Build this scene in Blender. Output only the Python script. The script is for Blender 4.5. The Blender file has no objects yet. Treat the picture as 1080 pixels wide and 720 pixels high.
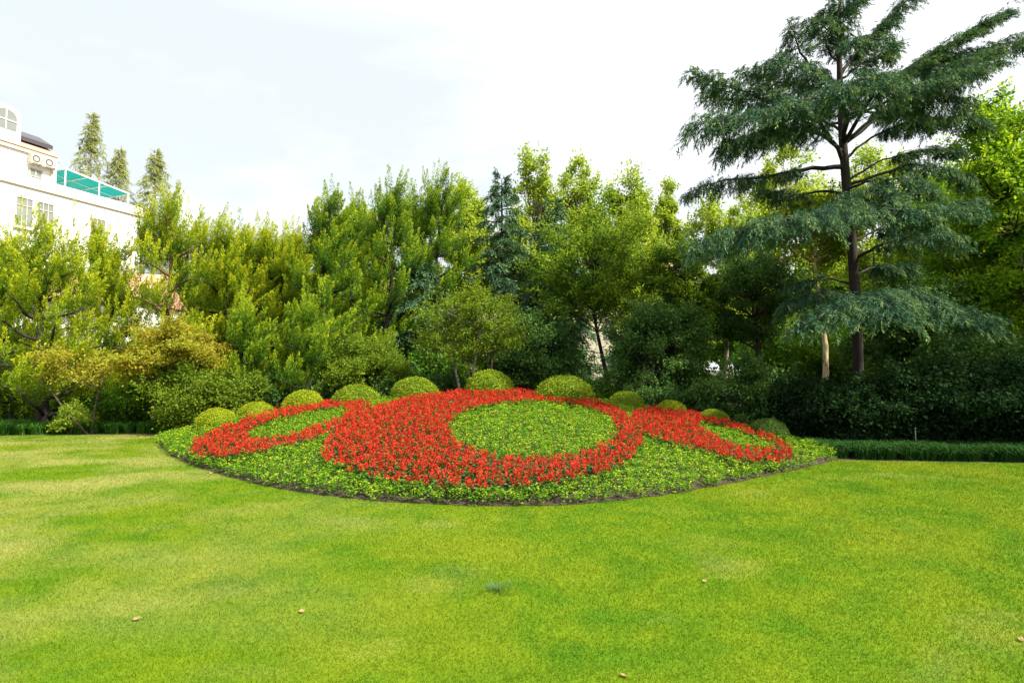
import bpy, math
import numpy as np
from mathutils import Vector

# ------------------------------------------------------------------ scene, camera, light
S = bpy.context.scene
COL = S.collection
PI = math.pi
F_PX, CAM_H, HORIZON = 600.0, 1.6, 390.0
PITCH = math.atan((HORIZON - 360.0) / F_PX)

cam_d = bpy.data.cameras.new("camera")
cam_d.sensor_width = 36.0
cam_d.lens = 36.0 * F_PX / 1080.0
cam_d.clip_start, cam_d.clip_end = 0.1, 4000.0
cam = bpy.data.objects.new("camera", cam_d)
cam.location = (0, 0, CAM_H)
cam.rotation_euler = (PI / 2 + PITCH, 0, 0)
COL.objects.link(cam)
S.camera = cam

SUN_ELEV, SUN_AZ = math.radians(48), math.radians(119)      # azimuth measured from +Y, clockwise positive
sun_dir = Vector((math.sin(SUN_AZ) * math.cos(SUN_ELEV), math.cos(SUN_AZ) * math.cos(SUN_ELEV), math.sin(SUN_ELEV)))
sun_d = bpy.data.lights.new("sun", 'SUN')
sun_d.energy = 4.8
sun_d.angle = math.radians(2.5)
sun_d.color = (1.0, 0.92, 0.76)
sun = bpy.data.objects.new("sun", sun_d)
sun.rotation_euler = sun_dir.to_track_quat('Z', 'Y').to_euler()
COL.objects.link(sun)

W = bpy.data.worlds.new("World")
S.world = W
W.use_nodes = True
nt = W.node_tree
nt.nodes.clear()
wo = nt.nodes.new('ShaderNodeOutputWorld')
bg = nt.nodes.new('ShaderNodeBackground')
bg.inputs['Strength'].default_value = 0.12
sky = nt.nodes.new('ShaderNodeTexSky')
sky.sky_type = 'NISHITA'
sky.sun_disc = False
sky.sun_elevation = SUN_ELEV
sky.sun_rotation = SUN_AZ
sky.air_density, sky.dust_density, sky.ozone_density = 1.0, 3.0, 1.0
tc = nt.nodes.new('ShaderNodeTexCoord')
mp = nt.nodes.new('ShaderNodeMapping')
mp.inputs['Scale'].default_value = (1.2, 1.2, 3.4)
mp.inputs['Location'].default_value = (0.35, 0.2, 0.1)
nz = nt.nodes.new('ShaderNodeTexNoise')
nz.inputs['Scale'].default_value = 1.9
nz.inputs['Detail'].default_value = 4.0
nz.inputs['Roughness'].default_value = 0.55
rp = nt.nodes.new('ShaderNodeValToRGB')
rp.color_ramp.elements[0].position, rp.color_ramp.elements[0].color = 0.40, (0, 0, 0, 1)
rp.color_ramp.elements[1].position, rp.color_ramp.elements[1].color = 0.66, (1, 1, 1, 1)
veil = nt.nodes.new('ShaderNodeMixRGB')                        # thin veil -> white cloud
veil.inputs['Color1'].default_value = (3.08, 3.30, 3.50, 1)
veil.inputs['Color2'].default_value = (4.2, 4.25, 4.3, 1)
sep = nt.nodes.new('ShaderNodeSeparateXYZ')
up_ = nt.nodes.new('ShaderNodeMapRange')                       # sky brightened overhead, out of view, to add soft light from above
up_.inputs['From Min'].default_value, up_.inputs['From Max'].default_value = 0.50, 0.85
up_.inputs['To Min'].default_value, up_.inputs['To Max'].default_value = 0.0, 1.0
zenith_fill = nt.nodes.new('ShaderNodeMixRGB')
zenith_fill.inputs['Color2'].default_value = (7.0, 7.1, 7.3, 1)
mx = nt.nodes.new('ShaderNodeMixRGB')
mx.inputs['Fac'].default_value = 0.9
nt.links.new(tc.outputs['Generated'], mp.inputs['Vector'])
nt.links.new(mp.outputs['Vector'], nz.inputs['Vector'])
east = nt.nodes.new('ShaderNodeMath')                         # clearer towards the left, whiter to the right
east.operation = 'MULTIPLY_ADD'
east.inputs[1].default_value = 0.22
sepx = nt.nodes.new('ShaderNodeSeparateXYZ')
nt.links.new(tc.outputs['Generated'], sepx.inputs[0])
nt.links.new(sepx.outputs['X'], east.inputs[0])
nt.links.new(nz.outputs['Fac'], east.inputs[2])
nt.links.new(east.outputs[0], rp.inputs['Fac'])
nt.links.new(rp.outputs['Color'], veil.inputs['Fac'])
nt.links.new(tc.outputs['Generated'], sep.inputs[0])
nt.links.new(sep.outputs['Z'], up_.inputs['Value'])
nt.links.new(up_.outputs['Result'], zenith_fill.inputs['Fac'])
nt.links.new(veil.outputs['Color'], zenith_fill.inputs['Color1'])
nt.links.new(sky.outputs['Color'], mx.inputs['Color1'])
nt.links.new(zenith_fill.outputs['Color'], mx.inputs['Color2'])
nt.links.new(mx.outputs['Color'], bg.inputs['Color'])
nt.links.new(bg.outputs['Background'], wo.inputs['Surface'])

S.view_settings.view_transform = 'Standard'
S.view_settings.look = 'None'
S.view_settings.gamma = 1.0
S.view_settings.use_curve_mapping = False
S.view_settings.exposure = 1.35
S.render.engine = 'CYCLES'
S.cycles.max_bounces = 8
S.cycles.diffuse_bounces = 4
S.cycles.transmission_bounces = 4
S.cycles.use_denoising = True

# ------------------------------------------------------------------ helpers
def ray(px, py):
    c, s = math.cos(PITCH), math.sin(PITCH)
    a, b = (px - 540.0) / F_PX, (360.0 - py) / F_PX
    return np.array([a, c - b * s, s + b * c])

def at(px, py, depth):
    d = ray(px, py)
    return np.array([0, 0, CAM_H]) + d * (depth / d[1])

def gnd(px, py, z=0.0):
    d = ray(px, py)
    return np.array([0, 0, CAM_H]) + d * ((z - CAM_H) / d[2])

def project(P):
    P = np.asarray(P, float)
    c, s = math.cos(PITCH), math.sin(PITCH)
    q = P - np.array([0, 0, CAM_H])
    fw = q[:, 1] * c + q[:, 2] * s
    up = -q[:, 1] * s + q[:, 2] * c
    return 540 + F_PX * q[:, 0] / fw, 360 - F_PX * up / fw

def inpoly(x, y, poly):
    poly = np.asarray(poly, float)
    r = np.zeros(len(x), bool)
    n = len(poly)
    for i in range(n):
        x1, y1 = poly[i]
        x2, y2 = poly[(i + 1) % n]
        c = ((y1 > y) != (y2 > y)) & (x < (x2 - x1) * (y - y1) / ((y2 - y1) or 1e-9) + x1)
        r ^= c
    return r

def unit(v):
    v = np.asarray(v, float)
    return v / np.maximum(np.linalg.norm(v, axis=-1, keepdims=True), 1e-9)

def tag(o, label=None, cat=None, group=None, kind=None):
    if label: o['label'] = label
    if cat: o['category'] = cat
    if group: o['group'] = group
    if kind: o['kind'] = kind
    return o

def thing(name, loc, label, cat, group=None, rz=0.0):
    o = bpy.data.objects.new(name, None)
    o.empty_display_size = 0.2
    o.location = [float(v) for v in loc]
    o.rotation_euler = (0, 0, rz)
    COL.objects.link(o)
    return tag(o, label, cat, group)

def link_mesh(name, me, parent=None, loc=None, mats=()):
    for m in mats:
        me.materials.append(m)
    o = bpy.data.objects.new(name, me)
    if loc is not None: o.location = [float(v) for v in loc]
    COL.objects.link(o)
    if parent: o.parent = parent
    return o

def dup(root, loc, rz=0.0, label=None, sc=1.0, group=None):
    r = root.copy()
    COL.objects.link(r)
    r.location = [float(v) for v in loc]
    r.rotation_euler = (0, 0, rz)
    r.scale = (sc, sc, sc) if not hasattr(sc, '__len__') else sc
    if label: r['label'] = label
    if group: r['group'] = group
    for ch in list(root.children):
        c = ch.copy()
        COL.objects.link(c)
        c.parent = r
        for g in list(ch.children):
            d = g.copy()
            COL.objects.link(d)
            d.parent = c
    return r

def poly_mesh(name, Q, tint=None, mid=None):
    """Q: (n,k,3) separate k-gons, written straight into a mesh."""
    n, k = Q.shape[0], Q.shape[1]
    me = bpy.data.meshes.new(name)
    me.vertices.add(n * k)
    me.vertices.foreach_set('co', Q.reshape(-1).astype(np.float32))
    me.loops.add(n * k)
    me.loops.foreach_set('vertex_index', np.arange(n * k, dtype=np.int32))
    me.polygons.add(n)
    me.polygons.foreach_set('loop_start', np.arange(0, n * k, k, dtype=np.int32))
    if mid is not None:
        me.polygons.foreach_set('material_index', np.asarray(mid, np.int32))
    if tint is not None:
        a = me.attributes.new('tint', 'FLOAT', 'FACE')
        a.data.foreach_set('value', np.clip(tint, 0, 1).astype(np.float32))
    me.update(calc_edges=True)
    return me

def leafq(P, D, N, L, Wd, lift=0.0):
    D = unit(D)
    sd = unit(np.cross(D, N))
    nn = np.cross(sd, D)
    L = np.broadcast_to(np.asarray(L, float), (len(P),))[:, None]
    Wd = np.broadcast_to(np.asarray(Wd, float), (len(P),))[:, None]
    m = P + D * L * 0.45 + nn * L * lift
    return np.stack([P, m + sd * Wd * 0.5, P + D * L, m - sd * Wd * 0.5], 1)

def rdir(R, n):
    return unit(R.normal(size=(n, 3)))

class Wood:
    def __init__(self):
        self.v, self.f = [], []
    def tube(self, pts, rad, sides=7):
        pts = np.asarray(pts, float)
        n = len(pts)
        rad = np.broadcast_to(np.asarray(rad, float), (n,))
        t = unit(np.gradient(pts, axis=0))
        ref = np.array([0.31, 0.17, 0.93]) if abs(t[0][2]) < 0.9 else np.array([1.0, 0.1, 0.0])
        a = unit(np.cross(t, ref))
        b = np.cross(t, a)
        base = len(self.v)
        for i in range(n):
            for k in range(sides):
                w = 2 * PI * k / sides
                self.v.append(tuple(pts[i] + rad[i] * (math.cos(w) * a[i] + math.sin(w) * b[i])))
        for i in range(n - 1):
            for k in range(sides):
                k2 = (k + 1) % sides
                self.f.append((base + i * sides + k, base + i * sides + k2, base + (i + 1) * sides + k2, base + (i + 1) * sides + k))
        self.f.append(tuple(base + (n - 1) * sides + k for k in range(sides)))
        self.f.append(tuple(base + k for k in reversed(range(sides))))
    def build(self, name, mat, parent):
        me = bpy.data.meshes.new(name)
        me.from_pydata(self.v, [], self.f)
        me.polygons.foreach_set('use_smooth', np.ones(len(self.f), bool))
        me.update()
        return link_mesh(name, me, parent, mats=[mat])

def curve(R, a, b, n=7, bow=0.1, sag=0.0):
    a, b = np.asarray(a, float), np.asarray(b, float)
    L = np.linalg.norm(b - a)
    t = np.linspace(0, 1, n)[:, None]
    off = rdir(R, 1)[0] * bow * L
    off2 = rdir(R, 1)[0] * bow * L * 0.6
    p = a + (b - a) * t + np.sin(t * PI) * off + np.sin(t * 2 * PI) * off2
    p[:, 2] += sag * L * np.sin(t[:, 0] * PI)
    return p

# ------------------------------------------------------------------ materials
def newmat(name):
    m = bpy.data.materials.new(name)
    m.use_nodes = True
    n = m.node_tree
    n.nodes.clear()
    out = n.nodes.new('ShaderNodeOutputMaterial')
    return m, n, out

def ramp(n, cols, poss=None):
    r = n.nodes.new('ShaderNodeValToRGB')
    e = r.color_ramp.elements
    k = len(cols)
    poss = poss or [i / (k - 1) for i in range(k)]
    while len(e) < k: e.new(0.5)
    for i in range(k):
        e[i].position = poss[i]
        e[i].color = (*cols[i], 1)
    return r

def leafmat(name, cols, trans=0.35, tcol=1.25, rough=0.68, spec=0.12, poss=None):
    m, n, out = newmat(name)
    at_ = n.nodes.new('ShaderNodeAttribute')
    at_.attribute_name = 'tint'
    r = ramp(n, cols, poss)
    n.links.new(at_.outputs['Fac'], r.inputs['Fac'])
    p = n.nodes.new('ShaderNodeBsdfPrincipled')
    p.inputs['Roughness'].default_value = rough
    p.inputs['Specular IOR Level'].default_value = spec
    n.links.new(r.outputs['Color'], p.inputs['Base Color'])
    if trans > 0:
        t = n.nodes.new('ShaderNodeBsdfTranslucent')
        mul = n.nodes.new('ShaderNodeMixRGB')
        mul.blend_type = 'MULTIPLY'
        mul.inputs['Fac'].default_value = 1
        mul.inputs['Color2'].default_value = (tcol * 1.15, tcol, tcol * 0.55, 1)
        n.links.new(r.outputs['Color'], mul.inputs['Color1'])
        n.links.new(mul.outputs['Color'], t.inputs['Color'])
        ms = n.nodes.new('ShaderNodeMixShader')
        ms.inputs['Fac'].default_value = trans
        n.links.new(p.outputs[0], ms.inputs[1])
        n.links.new(t.outputs[0], ms.inputs[2])
        n.links.new(ms.outputs[0], out.inputs['Surface'])
    else:
        n.links.new(p.outputs[0], out.inputs['Surface'])
    return m

def noisemat(name, cols, scale=8.0, rough=0.85, bump=0.0, stretch=(1, 1, 1), detail=6.0, poss=None, spec=0.3, coord='Object'):
    m, n, out = newmat(name)
    tc = n.nodes.new('ShaderNodeTexCoord')
    mp = n.nodes.new('ShaderNodeMapping')
    mp.inputs['Scale'].default_value = stretch
    nz = n.nodes.new('ShaderNodeTexNoise')
    nz.inputs['Scale'].default_value = scale
    nz.inputs['Detail'].default_value = detail
    r = ramp(n, cols, poss)
    p = n.nodes.new('ShaderNodeBsdfPrincipled')
    p.inputs['Roughness'].default_value = rough
    p.inputs['Specular IOR Level'].default_value = spec
    n.links.new(tc.outputs[coord], mp.inputs['Vector'])
    n.links.new(mp.outputs['Vector'], nz.inputs['Vector'])
    n.links.new(nz.outputs['Fac'], r.inputs['Fac'])
    n.links.new(r.outputs['Color'], p.inputs['Base Color'])
    if bump:
        b = n.nodes.new('ShaderNodeBump')
        b.inputs['Strength'].default_value = bump
        b.inputs['Distance'].default_value = 0.03
        n.links.new(nz.outputs['Fac'], b.inputs['Height'])
        n.links.new(b.outputs['Normal'], p.inputs['Normal'])
    n.links.new(p.outputs[0], out.inputs['Surface'])
    return m

M = {}
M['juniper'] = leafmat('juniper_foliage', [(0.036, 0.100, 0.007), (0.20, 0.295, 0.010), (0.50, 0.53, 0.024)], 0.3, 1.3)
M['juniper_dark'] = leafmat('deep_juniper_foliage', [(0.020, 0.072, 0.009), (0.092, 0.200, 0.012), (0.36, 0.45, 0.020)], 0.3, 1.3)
M['maple'] = leafmat('autumn_maple_leaves', [(0.27, 0.16, 0.02), (0.23, 0.225, 0.02), (0.34, 0.345, 0.035), (0.16, 0.21, 0.02)], 0.45, 1.3)
M['olive'] = leafmat('olive_leaves', [(0.055, 0.11, 0.010), (0.10, 0.175, 0.012), (0.19, 0.25, 0.018)], 0.4, 1.3)
M['midgreen'] = leafmat('mid_green_leaves', [(0.03, 0.10, 0.010), (0.07, 0.175, 0.012), (0.16, 0.28, 0.018)], 0.35, 1.3)
M['yellowgreen'] = leafmat('yellow_green_leaves', [(0.11, 0.20, 0.018), (0.20, 0.305, 0.030), (0.34, 0.42, 0.06)], 0.5, 1.5)
M['darkgreen'] = leafmat('dark_evergreen_leaves', [(0.022, 0.068, 0.014), (0.048, 0.122, 0.022), (0.12, 0.215, 0.04)], 0.24, 1.2, 0.6, 0.16)
M['deepshade'] = leafmat('shade_darkened_leaves', [(0.008, 0.026, 0.010), (0.016, 0.042, 0.014), (0.032, 0.070, 0.022)], 0.2, 1.1, 0.9, 0.03)  # leaf colour darkened for the deep shade under the right-hand trees
M['bluegreen'] = leafmat('blue_green_needles', [(0.022, 0.072, 0.036), (0.052, 0.128, 0.064), (0.14, 0.225, 0.10)], 0.2, 1.1)
M['cedar'] = leafmat('cedar_needles', [(0.011, 0.046, 0.028), (0.032, 0.096, 0.056), (0.17, 0.26, 0.08)], 0.2, 1.1)
M['lime'] = leafmat('lime_green_leaves', [(0.05, 0.15, 0.010), (0.13, 0.27, 0.014), (0.30, 0.43, 0.025)], 0.45, 1.4)
M['mixed'] = leafmat('mixed_green_leaves', [(0.024, 0.080, 0.010), (0.085, 0.175, 0.014), (0.27, 0.36, 0.025)], 0.4, 1.3)
M['meta'] = leafmat('hazy_redwood_needles', [(0.22, 0.27, 0.10), (0.29, 0.34, 0.13), (0.37, 0.41, 0.18)], 0.4, 1.3)  # needles lightened, distance haze put into the colour
M['cover'] = leafmat('bedding_leaves', [(0.028, 0.11, 0.008), (0.10, 0.245, 0.011), (0.27, 0.40, 0.021)], 0.35, 1.3)
M['yellow'] = leafmat('yellow_petals', [(0.75, 0.50, 0.02), (0.80, 0.62, 0.06)], 0.3, 1.0)
M['red'] = leafmat('red_salvia_petals', [(0.28, 0.006, 0.007), (0.49, 0.020, 0.013), (0.61, 0.07, 0.024)], 0.3, 1.0)
M['salvia_leaf'] = leafmat('salvia_leaves', [(0.02, 0.06, 0.015), (0.04, 0.11, 0.02), (0.08, 0.15, 0.02)], 0.25, 1.2)
M['dome_lime'] = leafmat('lime_clipped_leaves', [(0.13, 0.19, 0.008), (0.23, 0.29, 0.010), (0.34, 0.38, 0.014)], 0.3, 1.2)
M['dome_olive'] = leafmat('olive_clipped_leaves', [(0.08, 0.145, 0.008), (0.155, 0.23, 0.010), (0.25, 0.31, 0.014)], 0.3, 1.2)
M['dome_shaded'] = leafmat('shaded_clipped_leaves', [(0.03, 0.07, 0.012), (0.06, 0.12, 0.018), (0.11, 0.17, 0.02)], 0.3, 1.2)  # dome leaves darkened in colour for tree shade at the right end
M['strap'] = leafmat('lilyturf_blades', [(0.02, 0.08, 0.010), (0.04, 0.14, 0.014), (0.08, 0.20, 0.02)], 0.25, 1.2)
M['strap_shaded'] = leafmat('shaded_lilyturf_blades', [(0.010, 0.044, 0.008), (0.02, 0.075, 0.012), (0.038, 0.11, 0.018)], 0.2, 1.2)  # lilyturf colours halved for the shade beneath the right-hand shrubs
M['ivy'] = leafmat('ivy_leaves', [(0.02, 0.06, 0.012), (0.04, 0.11, 0.018), (0.09, 0.15, 0.025)], 0.25, 1.2)
M['bark'] = noisemat('brown_bark', [(0.035, 0.024, 0.018), (0.075, 0.052, 0.038), (0.13, 0.10, 0.075)], 5, 0.9, 0.6, (4, 4, 0.7))
M['bark_dark'] = noisemat('dark_bark', [(0.010, 0.008, 0.007), (0.024, 0.019, 0.016), (0.046, 0.038, 0.033)], 5, 0.9, 0.6, (4, 4, 0.7))
M['bark_red'] = noisemat('reddish_bark', [(0.07, 0.035, 0.02), (0.15, 0.08, 0.05), (0.23, 0.14, 0.09)], 5, 0.9, 0.6, (4, 4, 0.7))
M['bark_grey'] = noisemat('pale_grey_bark', [(0.13, 0.105, 0.08), (0.22, 0.18, 0.14), (0.30, 0.26, 0.20)], 5, 0.9, 0.4, (3, 3, 0.8))
M['bark_birch'] = noisemat('mottled_pale_bark', [(0.10, 0.06, 0.03), (0.40, 0.30, 0.17), (0.58, 0.48, 0.32)], 3.2, 0.8, 0.3, (3, 3, 1.0), poss=[0.36, 0.46, 0.7])
M['soil'] = noisemat('dark_soil', [(0.022, 0.016, 0.011), (0.05, 0.037, 0.026)], 9, 0.95, 0.8)
M['white'] = noisemat('white_render', [(0.68, 0.67, 0.64), (0.76, 0.75, 0.72)], 1.5, 0.9)
M['trim'] = noisemat('cream_trim', [(0.44, 0.39, 0.30), (0.54, 0.48, 0.39)], 2.0, 0.85)
M['salmon'] = noisemat('salmon_tiles', [(0.46, 0.22, 0.15), (0.58, 0.31, 0.22)], 5.0, 0.8, 0.4, (1, 6, 1))
M['charcoal'] = noisemat('charcoal_roof_edge', [(0.04, 0.04, 0.05), (0.08, 0.08, 0.09)], 4.0, 0.6)
M['teal'] = leafmat('teal_sheet', [(0.0, 0.34, 0.50), (0.0, 0.38, 0.55)], 0.6, 1.35, 0.35)
M['glass'] = noisemat('window_glass', [(0.12, 0.14, 0.14), (0.22, 0.24, 0.23)], 0.8, 0.12, spec=0.6)
M['dark'] = noisemat('dark_metal', [(0.02, 0.02, 0.022), (0.035, 0.035, 0.037)], 6, 0.5)
M['grey'] = noisemat('grey_metal', [(0.25, 0.25, 0.25), (0.34, 0.34, 0.33)], 6, 0.6)
M['stake'] = noisemat('weathered_stake', [(0.025, 0.04, 0.028), (0.05, 0.065, 0.045)], 9, 0.8)
M['tower'] = noisemat('hazy_tower_cladding', [(0.80, 0.83, 0.86), (0.86, 0.88, 0.90)], 0.3, 0.7)  # cladding paled to stand in for haze over the distance
M['tower_glass'] = noisemat('hazy_tower_glass', [(0.62, 0.68, 0.74), (0.70, 0.75, 0.80)], 0.3, 0.4)  # glass bands paled for the same painted haze
M['dry'] = leafmat('dry_leaf', [(0.17, 0.11, 0.04), (0.34, 0.28, 0.12)], 0.3, 1.0)

# lawn colour: one node group shared by the ground sheet and the blades
def lawn_group():
    g = bpy.data.node_groups.new('lawn_colour', 'ShaderNodeTree')
    g.interface.new_socket('Color', in_out='OUTPUT', socket_type='NodeSocketColor')
    N, Lk = g.nodes, g.links
    go = N.new('NodeGroupOutput')
    geo = N.new('ShaderNodeNewGeometry')
    def noise(scale, detail, loc=(0, 0, 0), st=(1, 1, 1)):
        mp = N.new('ShaderNodeMapping')
        mp.inputs['Scale'].default_value = st
        mp.inputs['Location'].default_value = loc
        z = N.new('ShaderNodeTexNoise')
        z.inputs['Scale'].default_value = scale
        z.inputs['Detail'].default_value = detail
        Lk.new(geo.outputs['Position'], mp.inputs['Vector'])
        Lk.new(mp.outputs['Vector'], z.inputs['Vector'])
        return z
    def mr(sock, a, b, c=0.0, d=1.0):
        m = N.new('ShaderNodeMapRange')
        m.inputs['From Min'].default_value, m.inputs['From Max'].default_value = a, b
        m.inputs['To Min'].default_value, m.inputs['To Max'].default_value = c, d
        Lk.new(sock, m.inputs['Value'])
        return m.outputs['Result']
    def mix(f, a, b):
        m = N.new('ShaderNodeMixRGB')
        if f is None: m.inputs['Fac'].default_value = 0.5
        elif isinstance(f, float): m.inputs['Fac'].default_value = f
        else: Lk.new(f, m.inputs['Fac'])
        for s, v in (('Color1', a), ('Color2', b)):
            if isinstance(v, tuple): m.inputs[s].default_value = (*v, 1)
            else: Lk.new(v, m.inputs[s])
        return m.outputs['Color']
    def mul(a, b):
        m = N.new('ShaderNodeMath')
        m.operation = 'MULTIPLY'
        Lk.new(a, m.inputs[0])
        if isinstance(b, float): m.inputs[1].default_value = b
        else: Lk.new(b, m.inputs[1])
        return m.outputs[0]
    big = noise(0.55, 6, (3, 1, 0), (1.0, 0.9, 1))
    mid = noise(2.4, 6, (0, 7, 0), (1.0, 1.0, 1))
    fin = noise(14, 4)
    c = mix(mr(mid.outputs['Fac'], 0.36, 0.64), LAWN[0], LAWN[1])
    c = mix(mul(mr(big.outputs['Fac'], 0.48, 0.68), 0.75), c, LAWN[2])
    dk = noise(1.3, 7, (11, 4, 0), (1.0, 0.9, 1))
    c = mix(mul(mr(dk.outputs['Fac'], 0.56, 0.70), 0.7), c, LAWN[3])
    # worn straw-coloured ground: a broad patch on the left, smaller ones elsewhere
    sx = N.new('ShaderNodeSeparateXYZ')
    Lk.new(geo.outputs['Position'], sx.inputs[0])
    left = mr(sx.outputs['X'], -0.5, -5.0)
    dry = noise(0.7, 7, (5, 2.3, 0), (0.75, 1.1, 1))
    c = mix(mul(mul(mr(dry.outputs['Fac'], 0.42, 0.62), left), 0.72), c, LAWN[4])
    dry2 = noise(1.0, 7, (1, 9, 0), (0.8, 1.1, 1))
    c = mix(mul(mr(dry2.outputs['Fac'], 0.58, 0.75), 0.35), c, LAWN[4])
    c = mix(mul(mr(fin.outputs['Fac'], 0.3, 0.7), 0.22), c, LAWN[5])
    Lk.new(c, go.inputs['Color'])
    return g
LAWN = [(0.078, 0.168, 0.004), (0.136, 0.208, 0.005), (0.180, 0.222, 0.009), (0.044, 0.134, 0.004), (0.31, 0.30, 0.09), (0.060, 0.132, 0.003)]
LG = lawn_group()

def lawnmat(name, blades):
    m, n, out = newmat(name)
    g = n.nodes.new('ShaderNodeGroup')
    g.node_tree = LG
    p = n.nodes.new('ShaderNodeBsdfPrincipled')
    p.inputs['Roughness'].default_value = 0.75
    p.inputs['Specular IOR Level'].default_value = 0.08
    if blades:
        a = n.nodes.new('ShaderNodeAttribute')
        a.attribute_name = 'tint'
        r = ramp(n, [(0.85, 0.85, 0.85), (1.0, 1.0, 1.0), (1.13, 1.10, 1.11)])
        n.links.new(a.outputs['Fac'], r.inputs['Fac'])
        mm = n.nodes.new('ShaderNodeMixRGB')
        mm.blend_type = 'MULTIPLY'
        mm.inputs['Fac'].default_value = 1
        n.links.new(g.outputs[0], mm.inputs['Color1'])
        n.links.new(r.outputs['Color'], mm.inputs['Color2'])
        n.links.new(mm.outputs['Color'], p.inputs['Base Color'])
        t = n.nodes.new('ShaderNodeBsdfTranslucent')
        n.links.new(mm.outputs['Color'], t.inputs['Color'])
        ms = n.nodes.new('ShaderNodeMixShader')
        ms.inputs['Fac'].default_value = 0.35
        n.links.new(p.outputs[0], ms.inputs[1])
        n.links.new(t.outputs[0], ms.inputs[2])
        n.links.new(ms.outputs[0], out.inputs['Surface'])
    else:
        self_shade = n.nodes.new('ShaderNodeMixRGB')                      # turf sheet darkened to stand in for self-shading between blades
        self_shade.blend_type = 'MULTIPLY'
        self_shade.inputs['Fac'].default_value = 1
        self_shade.inputs['Color2'].default_value = (0.78, 0.78, 0.78, 1)
        n.links.new(g.outputs[0], self_shade.inputs['Color1'])
        n.links.new(self_shade.outputs['Color'], p.inputs['Base Color'])
        nz = n.nodes.new('ShaderNodeTexNoise')
        nz.inputs['Scale'].default_value = 45
        nz.inputs['Detail'].default_value = 5
        geo = n.nodes.new('ShaderNodeNewGeometry')
        n.links.new(geo.outputs['Position'], nz.inputs['Vector'])
        b = n.nodes.new('ShaderNodeBump')
        b.inputs['Strength'].default_value = 0.7
        b.inputs['Distance'].default_value = 0.02
        n.links.new(nz.outputs['Fac'], b.inputs['Height'])
        n.links.new(b.outputs['Normal'], p.inputs['Normal'])
        n.links.new(p.outputs[0], out.inputs['Surface'])
    return m
M['lawn'] = lawnmat('lawn_turf', False)
M['blades'] = lawnmat('lawn_blades', True)
M['forest_floor'] = noisemat('planted_floor', [(0.02, 0.026, 0.012), (0.05, 0.055, 0.02), (0.085, 0.07, 0.035)], 1.4, 0.95, 0.5, detail=9)

# ------------------------------------------------------------------ ground, lawn
def flat(name, pts, z, mat, kind='structure', label=None):
    me = bpy.data.meshes.new(name)
    me.from_pydata([(float(p[0]), float(p[1]), z) for p in pts], [], [tuple(range(len(pts)))])
    o = link_mesh(name, me, mats=[mat])
    return tag(o, label, None, None, kind)

flat('ground', [(-900, -60), (900, -60), (900, 1500), (-900, 1500)], -0.008, M['forest_floor'])
LE = [gnd(-260, 459), gnd(0, 459.5), gnd(120, 458), gnd(215, 458)]         # back edge of the lawn, left
RE = [gnd(800, 478), gnd(880, 485), gnd(960, 486.5), gnd(1085, 488.5), gnd(1400, 492)]
lawn_poly = [(-40, -30), (40, -30), (40, RE[-1][1])] + [tuple(p[:2]) for p in RE[::-1]] + [(2.5, 10.5), (-4, 12)] + [tuple(p[:2]) for p in LE[::-1]] + [(-40, LE[0][1])]
flat('lawn', lawn_poly, 0.0, M['lawn'], label='broad mown yellow green lawn in front of the flower bed')
flat('far_lawn', [(-60, 44), (90, 44), (120, 130), (-90, 130)], -0.004, M['lawn'], label='sunlit far lawn glimpsed between trunks')

# flower bed mound --------------------------------------------------
FRONT = [(166, 466), (172, 472), (182, 481), (205, 491), (240, 502), (290, 514), (340, 522), (400, 528), (470, 532), (535, 533.5), (600, 532), (660, 527), (720, 518.5), (780, 507.5), (830, 497), (870, 488), (884, 483)]
fp = np.array([gnd(x, y)[:2] for x, y in FRONT])
BALLS = [  # px x, top py, depth, diameter, material
    (229, 430, 12.2, 0.82, 'dome_lime'), (271, 423, 12.7, 0.82, 'dome_lime'), (321, 412, 13.1, 0.98, 'dome_lime'),
    (376, 405.5, 13.4, 1.14, 'dome_olive'), (438, 397, 13.6, 1.22, 'dome_olive'), (516, 391, 13.7, 1.26, 'dome_olive'),
    (594, 395.5, 13.0, 1.36, 'dome_olive'), (660, 412, 13.2, 0.88, 'dome_olive'), (707, 422.5, 12.8, 0.80, 'dome_lime'),
    (752, 431, 12.0, 0.66, 'dome_olive'), (810, 441, 10.9, 0.74, 'dome_shaded')]
bp = np.array([at(x, y, d) for x, y, d, _, _ in BALLS])
bz = bp[:, 2] - np.array([b[3] for b in BALLS]) * 0.44 - 0.02
bx = np.concatenate([[fp[0, 0]], bp[:, 0], [fp[-1, 0]]])
by = np.concatenate([[fp[0, 1] + 0.02], bp[:, 1], [fp[-1, 1] + 0.02]])
bzz = np.concatenate([[0.0], np.maximum(bz, 0.05), [0.0]])
xs_ = np.linspace(fp[0, 0], fp[-1, 0], 161)
def smooth(a, k):
    p = np.concatenate([np.full(k, a[0]), a, np.full(k, a[-1])])
    return np.convolve(p, np.ones(2 * k + 1) / (2 * k + 1), 'valid')
YF = np.interp(xs_, fp[:, 0], fp[:, 1])
YB = smooth(np.interp(xs_, bx, by), 6)
YB = np.maximum(YB, YF + 0.03)
ZR = smooth(np.interp(xs_, bx, bzz), 8)
ZR[0] = ZR[-1] = 0
def bed_z(x, y):
    yf, yb, zr = np.interp(x, xs_, YF), np.interp(x, xs_, YB), np.interp(x, xs_, ZR)
    s = (y - yf) / (yb - yf)
    up = 0.04 * np.clip(s * 12, 0, 1) + (zr - 0.04) * (0.35 * np.sin(np.clip(s, 0, 1) * PI / 2) + 0.65 * np.clip(s, 0, 1))
    dn = zr * (1 - np.clip((y - yb) / 2.2, 0, 1) ** 2 * 1.02)
    z = np.where(s <= 1, up, dn)
    return np.where((x < xs_[0]) | (x > xs_[-1]), 0, np.maximum(z, -0.01))

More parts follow.
